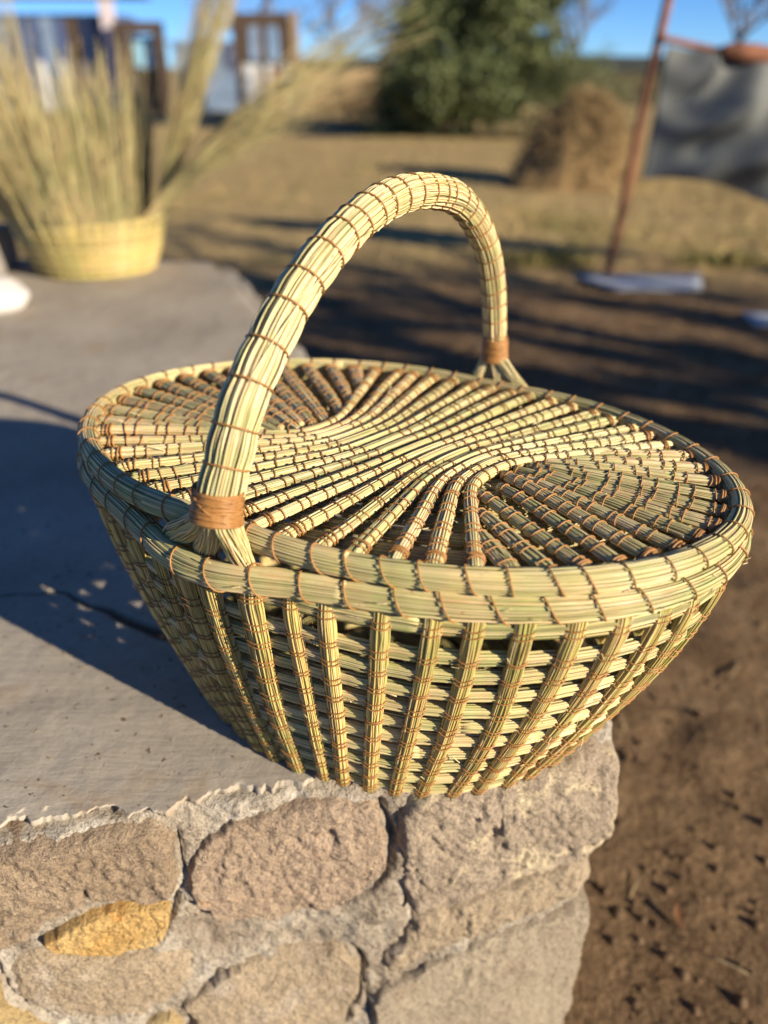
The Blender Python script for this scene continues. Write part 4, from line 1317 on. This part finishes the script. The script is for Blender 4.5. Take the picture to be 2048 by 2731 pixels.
def evergreen(x, y, h, w, label, nleaf, seedtone=0.0, name='evergreen_tree', cat='tree'):
    root = thing(name, label, cat, (x, y, gz(x, y) - 0.02))
    mb = MB(); tips = []
    pts, _ = limb_path((0, 0, 0), (0.03, 0, 1), h * 0.75, 12, 0.04)
    mb.tubes(pts[None], np.linspace(0.11, 0.03, 12)[None] * h / 4, sides=9, cap=False)
    mb.build('trunk', M['dark_twig'], root)
    lm = MB()
    cl = []
    for k in range(34):
        i = RNG.integers(1, 12)
        ang = RNG.uniform(0, 6.28)
        zf = pts[i, 2] / h * 1.0
        reach = w * 0.5 * math.sqrt(max(0.05, 1 - (abs(zf - 0.34) / 0.72) ** 2)) * RNG.uniform(0.6, 1.0)
        d = np.array([math.cos(ang), math.sin(ang), RNG.uniform(-0.15, 0.6)])
        q, _ = limb_path(pts[i], d, reach, 6, 0.12)
        lm.tubes(q[None], np.linspace(0.028, 0.008, 6)[None] * h / 4, sides=4, cap=False)
        cl += [(q[-1] * np.array([1, 1, RNG.uniform(0.35, 1.0)]), 1.1), (q[3], 1.0)]
    lm.build('limbs', M['dark_twig'], root)
    cl += [(np.array([RNG.normal(0, w * 0.2), RNG.normal(0, w * 0.2), h * RNG.uniform(0.06, 0.95)]), 1.1) for _ in range(26)]
    cen = np.array([c for c, _ in cl]); sz = np.array([s for _, s in cl]) * RNG.uniform(0.7, 1.25, len(cl)) * w * 0.13
    which = RNG.integers(0, len(cl), nleaf)
    off = norm(RNG.normal(0, 1, (nleaf, 3))) * (RNG.uniform(0, 1, nleaf) ** 0.5)[:, None]
    P = cen[which] + off * sz[which][:, None] * np.array([1.1, 1.1, 0.9])
    P[:, 2] = np.maximum(P[:, 2], 0.04)
    s = RNG.uniform(0.032, 0.062, nleaf) * min(1.0, h / 2.2)
    a = norm(RNG.normal(0, 1, (nleaf, 3))); b = norm(np.cross(a, RNG.normal(0, 1, (nleaf, 3))))
    V = np.stack([P - a * s[:, None], P + b * s[:, None] * 0.5, P + a * s[:, None], P - b * s[:, None] * 0.5], 1)
    tcl = RNG.uniform(0, 1, len(cl))
    tn = np.clip(tcl[which] * 0.6 + RNG.uniform(0, 0.45, nleaf) + seedtone, 0, 1)
    mb = MB(); mb.add(V, np.arange(nleaf * 4).reshape(-1, 4), tone=np.repeat(tn, 4))
    mb.build('crown', M['leaf'], root, smooth=False)

evergreen(1.32, 13.3, 3.3, 3.1, 'dense dark evergreen tree behind the arch of the basket handle', 48000)
evergreen(0.15, 15.5, 1.05, 1.9, 'low dark bush left of the evergreen tree', 4200, 0.0, 'evergreen_bush', 'bush')
evergreen(-0.65, 15.0, 0.75, 1.4, 'small low bush in front of the tan wall', 2600, 0.1, 'evergreen_bush', 'bush')
evergreen(2.75, 12.5, 1.25, 1.6, 'grey green scrub bush right of the evergreen tree', 3600, 0.25, 'scrub_bush', 'bush')

def bare_tree(x, y, h, r, label, depth=4, group=None):
    root = thing('bare_tree', label, 'tree', (x, y, gz(x, y) - 0.05), 0, group)
    mb = MB()
    pts, d = limb_path((0, 0, 0), (RNG.normal(0, 0.06), RNG.normal(0, 0.06), 1), h * 0.38, 8, 0.05)
    mb.tubes(pts[None], np.linspace(r, r * 0.7, 8)[None], sides=9, cap=False)
    mb.build('trunk', M['bare_bark'], root)
    mb = MB(); tips = []
    for k in range(5):
        ang = k * 1.257 + RNG.uniform(-0.3, 0.3)
        branch(mb, pts[RNG.integers(5, 8)], (math.cos(ang) * 0.7, math.sin(ang) * 0.7, 0.8), h * 0.30, r * 0.5, depth - 1, tips, 0.13, 0.55)
    mb.build('branches', M['bare_bark'], root)
bare_tree(0.4, 24.5, 4.6, 0.10, 'bare grey tree rising behind the tan wall left of the evergreen')
bare_tree(-3.6, 26.0, 5.0, 0.10, 'bare pale tree behind the blue sheds')
bare_tree(-1.6, 29.0, 4.6, 0.10, 'thin bare tree above the tan wall beside the gate')
bare_tree(9.3, 24.0, 4.6, 0.12, 'bare tree above the grey cloth at the right edge')
bare_tree(6.3, 30.0, 4.4, 0.10, 'distant bare tree left of the rusty pole')
# trees beside the yard that throw the long shadows over the ground
bare_tree(5.8, -0.80, 4.2, 0.15, 'thick bare tree beside the yard, right of the frame', 4)
bare_tree(8.1, -2.05, 4.6, 0.18, 'second bare tree beside the yard, further right of the frame', 4)

# ------------------------------------------------------------------ sheds and walls far behind
def blue_shed():
    root = thing('blue_shed', 'blue boarded shed with beige eave and pale post at the left', 'shed', (-8.0, 20.2, GZ))
    W0, W1, Hh = -2.2, 2.05, 1.90
    nb = 15
    w = (W1 - W0) / nb
    for i in range(nb):
        mb = MB(); mb.box((W0 + (i + 0.5) * w, RNG.uniform(-0.012, 0.012), Hh / 2), (w - 0.02, 0.05, Hh))
        mb.build('plank', M[['blue_wall', 'blue_wall', 'blue_grey', 'blue_wall', 'dark_wood', 'blue_grey', 'blue_wall'][i % 7]], root, smooth=False)
    mb = MB(); mb.box((-0.1, 1.6, Hh / 2), (4.2, 0.05, Hh)); mb.box((W0, 0.8, Hh / 2), (0.05, 1.5, Hh)); mb.box((W1, 0.8, Hh / 2), (0.05, 1.5, Hh)); mb.build('back_wall', M['blue_wall'], root, smooth=False)
    mb = MB(); mb.box((-0.05, 0.75, 2.32), (4.9, 2.6, 0.07)); mb.build('roof', M['dark_wood'], root, smooth=False)
    mb = MB(); mb.box((-0.05, -0.58, 2.30), (4.9, 0.06, 0.22)); mb.build('eave_board', M['eave'], root, smooth=False)
    mb = MB(); mb.box((2.02, -0.42, 1.12), (0.26, 0.20, 2.24)); mb.build('post', M['pale_post'], root, smooth=False)
    mb = MB(); mb.box((-1.9, -0.25, 0.55), (0.9, 0.3, 1.1)); mb.build('stacked_boards', M['mid_wood'], root, smooth=False)
    for x in (0.25, 0.75, 1.25):
        mb = MB(); mb.box((x, -0.10, 0.5), (0.14, 0.06, 1.0)); mb.build('lean_board', M['slat_white'], root, smooth=False)
blue_shed()

def dark_porch():
    root = thing('timber_porch', 'dark timber porch frame with a small sky blue pane', 'porch', (-5.25, 19.4, GZ))
    for x in (-0.42, 0.42):
        mb = MB(); mb.box((x, 0, 0.86), (0.20, 0.16, 1.72)); mb.build('post', M['dark_wood'], root, smooth=False)
    mb = MB(); mb.box((0, 0, 1.62), (1.04, 0.2, 0.22)); mb.build('beam', M['dark_wood'], root, smooth=False)
    mb = MB(); mb.box((0, 0.2, 0.42), (0.66, 0.06, 0.84)); mb.build('lower_panel', M['dark_wood'], root, smooth=False)
    mb = MB(); mb.box((0, 0.16, 1.17), (0.40, 0.03, 0.58)); mb.build('pane', M['window_glass'], root, smooth=False)
    mb = MB(); mb.box((-0.27, 0.18, 1.17), (0.12, 0.06, 0.64)); mb.box((0.27, 0.18, 1.17), (0.12, 0.06, 0.64)); mb.box((0, 0.18, 0.84), (0.66, 0.06, 0.06)); mb.build('pane_frame', M['dark_wood'], root, smooth=False)
dark_porch()

def grey_blue_shed():
    root = thing('sheet_shed', 'faded grey blue sheet metal shed between porch and gate', 'shed', (-3.95, 20.0, GZ))
    n = 10
    for i in range(n):
        mb = MB(); mb.box((-0.76 + (i + 0.5) * 0.152, 0.012 * (i % 2), 0.65), (0.146, 0.04, 1.30 - 0.02 * (i % 3)))
        mb.build('panel', M['blue_grey'], root, smooth=False)
    mb = MB(); mb.box((0, 0.7, 1.36), (1.75, 1.7, 0.06)); mb.build('roof', M['blue_grey'], root, smooth=False)
    mb = MB(); mb.box((0.60, -0.05, 1.12), (0.30, 0.08, 0.46)); mb.build('vent_box', M['blue_wall'], root, smooth=False)
    mb = MB(); mb.box((-0.45, -0.03, 0.62), (0.22, 0.03, 0.42)); mb.build('hatch', M['blue_wall'], root, smooth=False)
    mb = MB(); mb.box((0, 1.4, 0.65), (1.5, 0.05, 1.3)); mb.box((-0.74, 0.7, 0.65), (0.05, 1.35, 1.3)); mb.box((0.74, 0.7, 0.65), (0.05, 1.35, 1.3)); mb.build('wall', M['blue_grey'], root, smooth=False)
grey_blue_shed()

def gate():
    root = thing('timber_gate', 'tall timber gate frame with pale upright slats below, right of the sheds', 'gate', (-2.36, 18.2, GZ))
    for x, m_ in ((-0.60, 'dark_wood'), (0.56, 'mid_wood')):
        mb = MB(); mb.box((x, 0, 0.92), (0.16, 0.15, 1.84)); mb.build('post', M[m_], root, smooth=False)
    mb = MB(); mb.box((0.41, 0.02, 0.88), (0.12, 0.12, 1.70)); mb.build('inner_post', M['dark_wood'], root, smooth=False)
    for z, h in ((1.70, 0.26), (0.98, 0.10), (0.16, 0.08)):
        mb = MB(); mb.box((-0.06, 0.03, z), (1.0, 0.07, h)); mb.build('rail', M['dark_wood'], root, smooth=False)
    for k in range(5):
        mb = MB(); mb.box((-0.43 + k * 0.185, -0.05, 1.30), (0.16, 0.03, 0.62)); mb.build('upper_slat', M['blue_grey' if k % 2 else 'dark_wood'], root, smooth=False)
    for k in range(8):
        mb = MB(); mb.box((-0.47 + k * 0.12, -0.06 + RNG.normal(0, 0.008), 0.53), (0.075, 0.03, 0.88 + RNG.normal(0, 0.02)))
        mb.build('slat', M['slat_red' if k == 5 else ('dark_wood' if k in (3, 6) else 'slat_white')], root, smooth=False)
gate()

def long_wall(name, x0, x1, y, h, th, mat, capmat, label):
    root = thing(name, label, 'wall', ((x0 + x1) / 2, y, GZ))
    L = x1 - x0
    n = int(L / 0.15)
    xs = np.linspace(-L / 2, L / 2, n); zs = np.linspace(-0.05, h, 10)
    X_, Z_ = np.meshgrid(xs, zs, indexing='ij')
    P = np.stack([X_, np.zeros_like(X_), Z_], -1); nn = vnoise(P, 1.8, 4, x0)
    F = P.copy(); F[..., 1] = -th / 2 + 0.03 * nn
    B_ = P.copy(); B_[..., 1] = th / 2
    mb = MB(); mb.grid(F); mb.grid(B_, flip=True)
    mb.grid(np.stack([F[:, -1], B_[:, -1]], 1)); mb.grid(np.stack([B_[0], F[0]], 1)); mb.grid(np.stack([F[-1], B_[-1]], 1))
    mb.build('wall_body', mat, root)
    C = np.stack([xs, 0 * xs, h + 0.05 + 0.02 * vnoise(P[:, 0], 2.0, 3)], 1)
    mb = MB(); mb.tubes(C[None], np.full((1, n), th * 0.62), sides=8, cap=False); mb.build('coping', capmat, root)
long_wall('mud_wall', -2.55, 0.25, 22.5, 0.86, 0.3, M['far_wall'], M['far_cap'], 'low tan mud wall with dark coping between gate and evergreen tree')
long_wall('boundary_wall', 2.6, 12.5, 22.5, 0.84, 0.4, M['hedge'], M['far_cap'], 'long low dark brown boundary wall behind mound and pole')
long_wall('boundary_wall', -14.0, -10.6, 22.5, 1.2, 0.4, M['hedge'], M['far_cap'], 'dark boundary wall left of the blue shed')

# ------------------------------------------------------------------ small things on the ground
def scatter():
    # clods and pebbles near the wall
    k = 1700
    mb = MB()
    ico = bmesh_ico()
    for i in range(k):
        x = 0.28 + 2.1 * RNG.random() ** 1.7; y = 0.30 + 3.0 * RNG.random() ** 1.5
        if (np.array([x, y]) - corner) @ np.array([0.937, 0.35]) < 0.04: continue
        s = RNG.uniform(0.002, 0.0075) * (1 if RNG.random() > 0.07 else 1.9)
        V = ico[0] * s * RNG.uniform(0.6, 1.3, 3) * (1 + 0.25 * vnoise(ico[0], 1.6, 2, i * 3.1))[:, None]
        mb.add(V + np.array([x, y, gz(x, y) + s * 0.15]), None, ico[1], tone=RNG.random())
    tag(mb.build('pebbles', M['clod']), kind='stuff')
    # dry straw bits and twigs
    k = 420
    x = RNG.uniform(0.2, 3.0, k); y = RNG.uniform(0.3, 4.5, k) 
    z = np.array([gz(a, b) for a, b in zip(x, y)]) + 0.003
    ang = RNG.uniform(0, 6.28, k); L = RNG.uniform(0.015, 0.07, k)
    D = np.stack([np.cos(ang), np.sin(ang), RNG.normal(0, 0.03, k)], 1) * L[:, None]
    C = np.stack([x, y, z], 1)[:, None] + D[:, None] * np.linspace(-0.5, 0.5, 4)[None, :, None]
    C[:, 1:3] += RNG.normal(0, 0.002, (k, 1, 3))
    mb = MB(); mb.tubes(C, RNG.uniform(0.0008, 0.002, k), sides=4, tone=RNG.random(k))
    tag(mb.build('straw_litter', M['twig']), kind='stuff')
    # crumbs and straw bits on the concrete
    k = 170
    x = RNG.uniform(-0.55, 0.12, k); y = 0.44 + 0.5 * RNG.uniform(0, 1, k) ** 1.3
    ok = ((np.stack([x, y], 1) - n0) @ nw < -0.012) & ((x - BX) ** 2 / 0.22 ** 2 + (y - BY) ** 2 / 0.17 ** 2 > 1)
    x, y = x[ok], y[ok]; k = len(x)
    ang = RNG.uniform(0, 6.28, k); L = RNG.uniform(0.001, 0.007, k) * np.where(RNG.random(k) > 0.9, 2.2, 1)
    D = np.stack([np.cos(ang), np.sin(ang), RNG.normal(0, 0.06, k)], 1) * L[:, None]
    C = np.stack([x, y, np.full(k, 0.0010)], 1)[:, None] + D[:, None] * np.linspace(-0.5, 0.5, 4)[None, :, None]
    C[:, 1:3, :2] += RNG.normal(0, 0.0006, (k, 2, 2))
    mb = MB(); mb.tubes(C, RNG.uniform(0.0002, 0.0005, k), sides=4, tone=RNG.random(k))
    tag(mb.build('crumbs', M['twig']), kind='stuff')
    # fallen leaves
    k = 110
    mb = MB()
    for i in range(k):
        x, y = RNG.uniform(0.25, 2.6), RNG.uniform(0.4, 4.0)
        s = RNG.uniform(0.008, 0.022); a = RNG.uniform(0, 6.28)
        u = np.array([math.cos(a), math.sin(a), RNG.normal(0, .08)]); w = np.array([-math.sin(a), math.cos(a), RNG.normal(0, .12)])
        p = np.array([x, y, gz(x, y) + 0.008])
        V = np.stack([p - u * s, p + w * s * 0.4 + [0, 0, .003], p + u * s, p - w * s * 0.4 + [0, 0, .003], p + [0, 0, -0.002]])
        mb.add(V, None, [[0, 4, 1], [1, 4, 2], [2, 4, 3], [3, 4, 0]], tone=RNG.random())
    tag(mb.build('fallen_leaves', M['dead_leaf']), kind='stuff')
    # dry grass over the yard
    k = 26000
    x = RNG.uniform(-4.5, 5.5, k); y = 4.0 + RNG.gamma(1.4, 2.4, k)
    dens = vnoise(np.stack([x, y, 0 * x], 1), 0.9, 3, 4.0)
    keep = (dens + RNG.normal(0, 0.35, k) > -0.1) & (y < 16)
    x, y, dens = x[keep], y[keep], dens[keep]; k = len(x)
    z = GZ + 0.012 * vnoise(np.stack([x, y, 0 * x], 1), 2.2, 3)
    h = RNG.uniform(0.015, 0.055, k) * (1 + 0.8 * np.clip(dens, 0, 1))
    a = RNG.uniform(0, 6.28, k); lean = RNG.normal(0, 0.6, (k, 2)) * h[:, None]
    w = RNG.uniform(0.003, 0.007, k)
    B0 = np.stack([x, y, z - 0.005], 1); side = np.stack([np.cos(a), np.sin(a), 0 * a], 1) * w[:, None]
    tip = B0 + np.stack([lean[:, 0], lean[:, 1], h], 1)
    V = np.stack([B0 - side, B0 + side, tip], 1)
    green = vnoise(np.stack([x, y, 0 * x], 1), 1.7, 3, 31.0)
    tn = np.clip(RNG.uniform(0.35, 1.0, k) - 0.5 * np.clip(green - 0.2, 0, 1) * 2, 0, 1)
    mb = MB(); mb.add(V, None, np.arange(3 * k).reshape(-1, 3), tone=np.repeat(tn, 3))
    tag(mb.build('dry_grass', M['grass'], smooth=False), kind='stuff')
    # green weeds at the edge of the trodden earth
    def weeds(cx_, cy_, rx, ry, k, hh, label):
        ang = RNG.uniform(0, 6.28, k); q = np.sqrt(RNG.uniform(0, 1, k))
        x = q * np.cos(ang) * rx; y = q * np.sin(ang) * ry
        h = RNG.uniform(0.4, 1.0, k) * hh * (1.1 - q * 0.6); a = RNG.uniform(0, 6.28, k)
        B0 = np.stack([x, y, 0 * x - 0.01], 1); side = np.stack([np.cos(a), np.sin(a), 0 * a], 1) * 0.006
        tip = B0 + np.stack([RNG.normal(0, .5, k) * h, RNG.normal(0, .5, k) * h, h], 1); mid = (B0 + tip) / 2 + [0, 0, 0.01]
        V = np.stack([B0, mid - side, tip, mid + side], 1)
        mb = MB(); mb.add(V, np.arange(4 * k).reshape(-1, 4), tone=np.repeat(RNG.uniform(0.0, 0.5, k), 4))
        o = mb.build('weed_clump', M['grass'], smooth=False); o.location = (cx_, cy_, gz(cx_, cy_))
        tag(o, label, 'weeds')
    weeds(0.86, 4.25, 0.30, 0.12, 420, 0.11, 'green weed clump left of the pale metal sheet by the pole')
    weeds(1.85, 4.30, 0.28, 0.12, 420, 0.10, 'green weed clump right of the pale metal sheet')
    weeds(2.25, 4.0, 0.22, 0.16, 420, 0.16, 'tall green weed clump at the right edge of the yard')
    weeds(-2.6, 16.9, 0.7, 0.3, 420, 0.25, 'green weeds at the foot of the timber gate')

def bmesh_ico():
    t = (1 + 5 ** .5) / 2
    V = norm(np.array([(-1, t, 0), (1, t, 0), (-1, -t, 0), (1, -t, 0), (0, -1, t), (0, 1, t), (0, -1, -t), (0, 1, -t), (t, 0, -1), (t, 0, 1), (-t, 0, -1), (-t, 0, 1)], float))
    F = np.array([(0, 11, 5), (0, 5, 1), (0, 1, 7), (0, 7, 10), (0, 10, 11), (1, 5, 9), (5, 11, 4), (11, 10, 2), (10, 7, 6), (7, 1, 8), (3, 9, 4), (3, 4, 2), (3, 2, 6), (3, 6, 8), (3, 8, 9), (4, 9, 5), (2, 4, 11), (6, 2, 10), (8, 6, 7), (9, 8, 1)])
    return V, F
scatter()
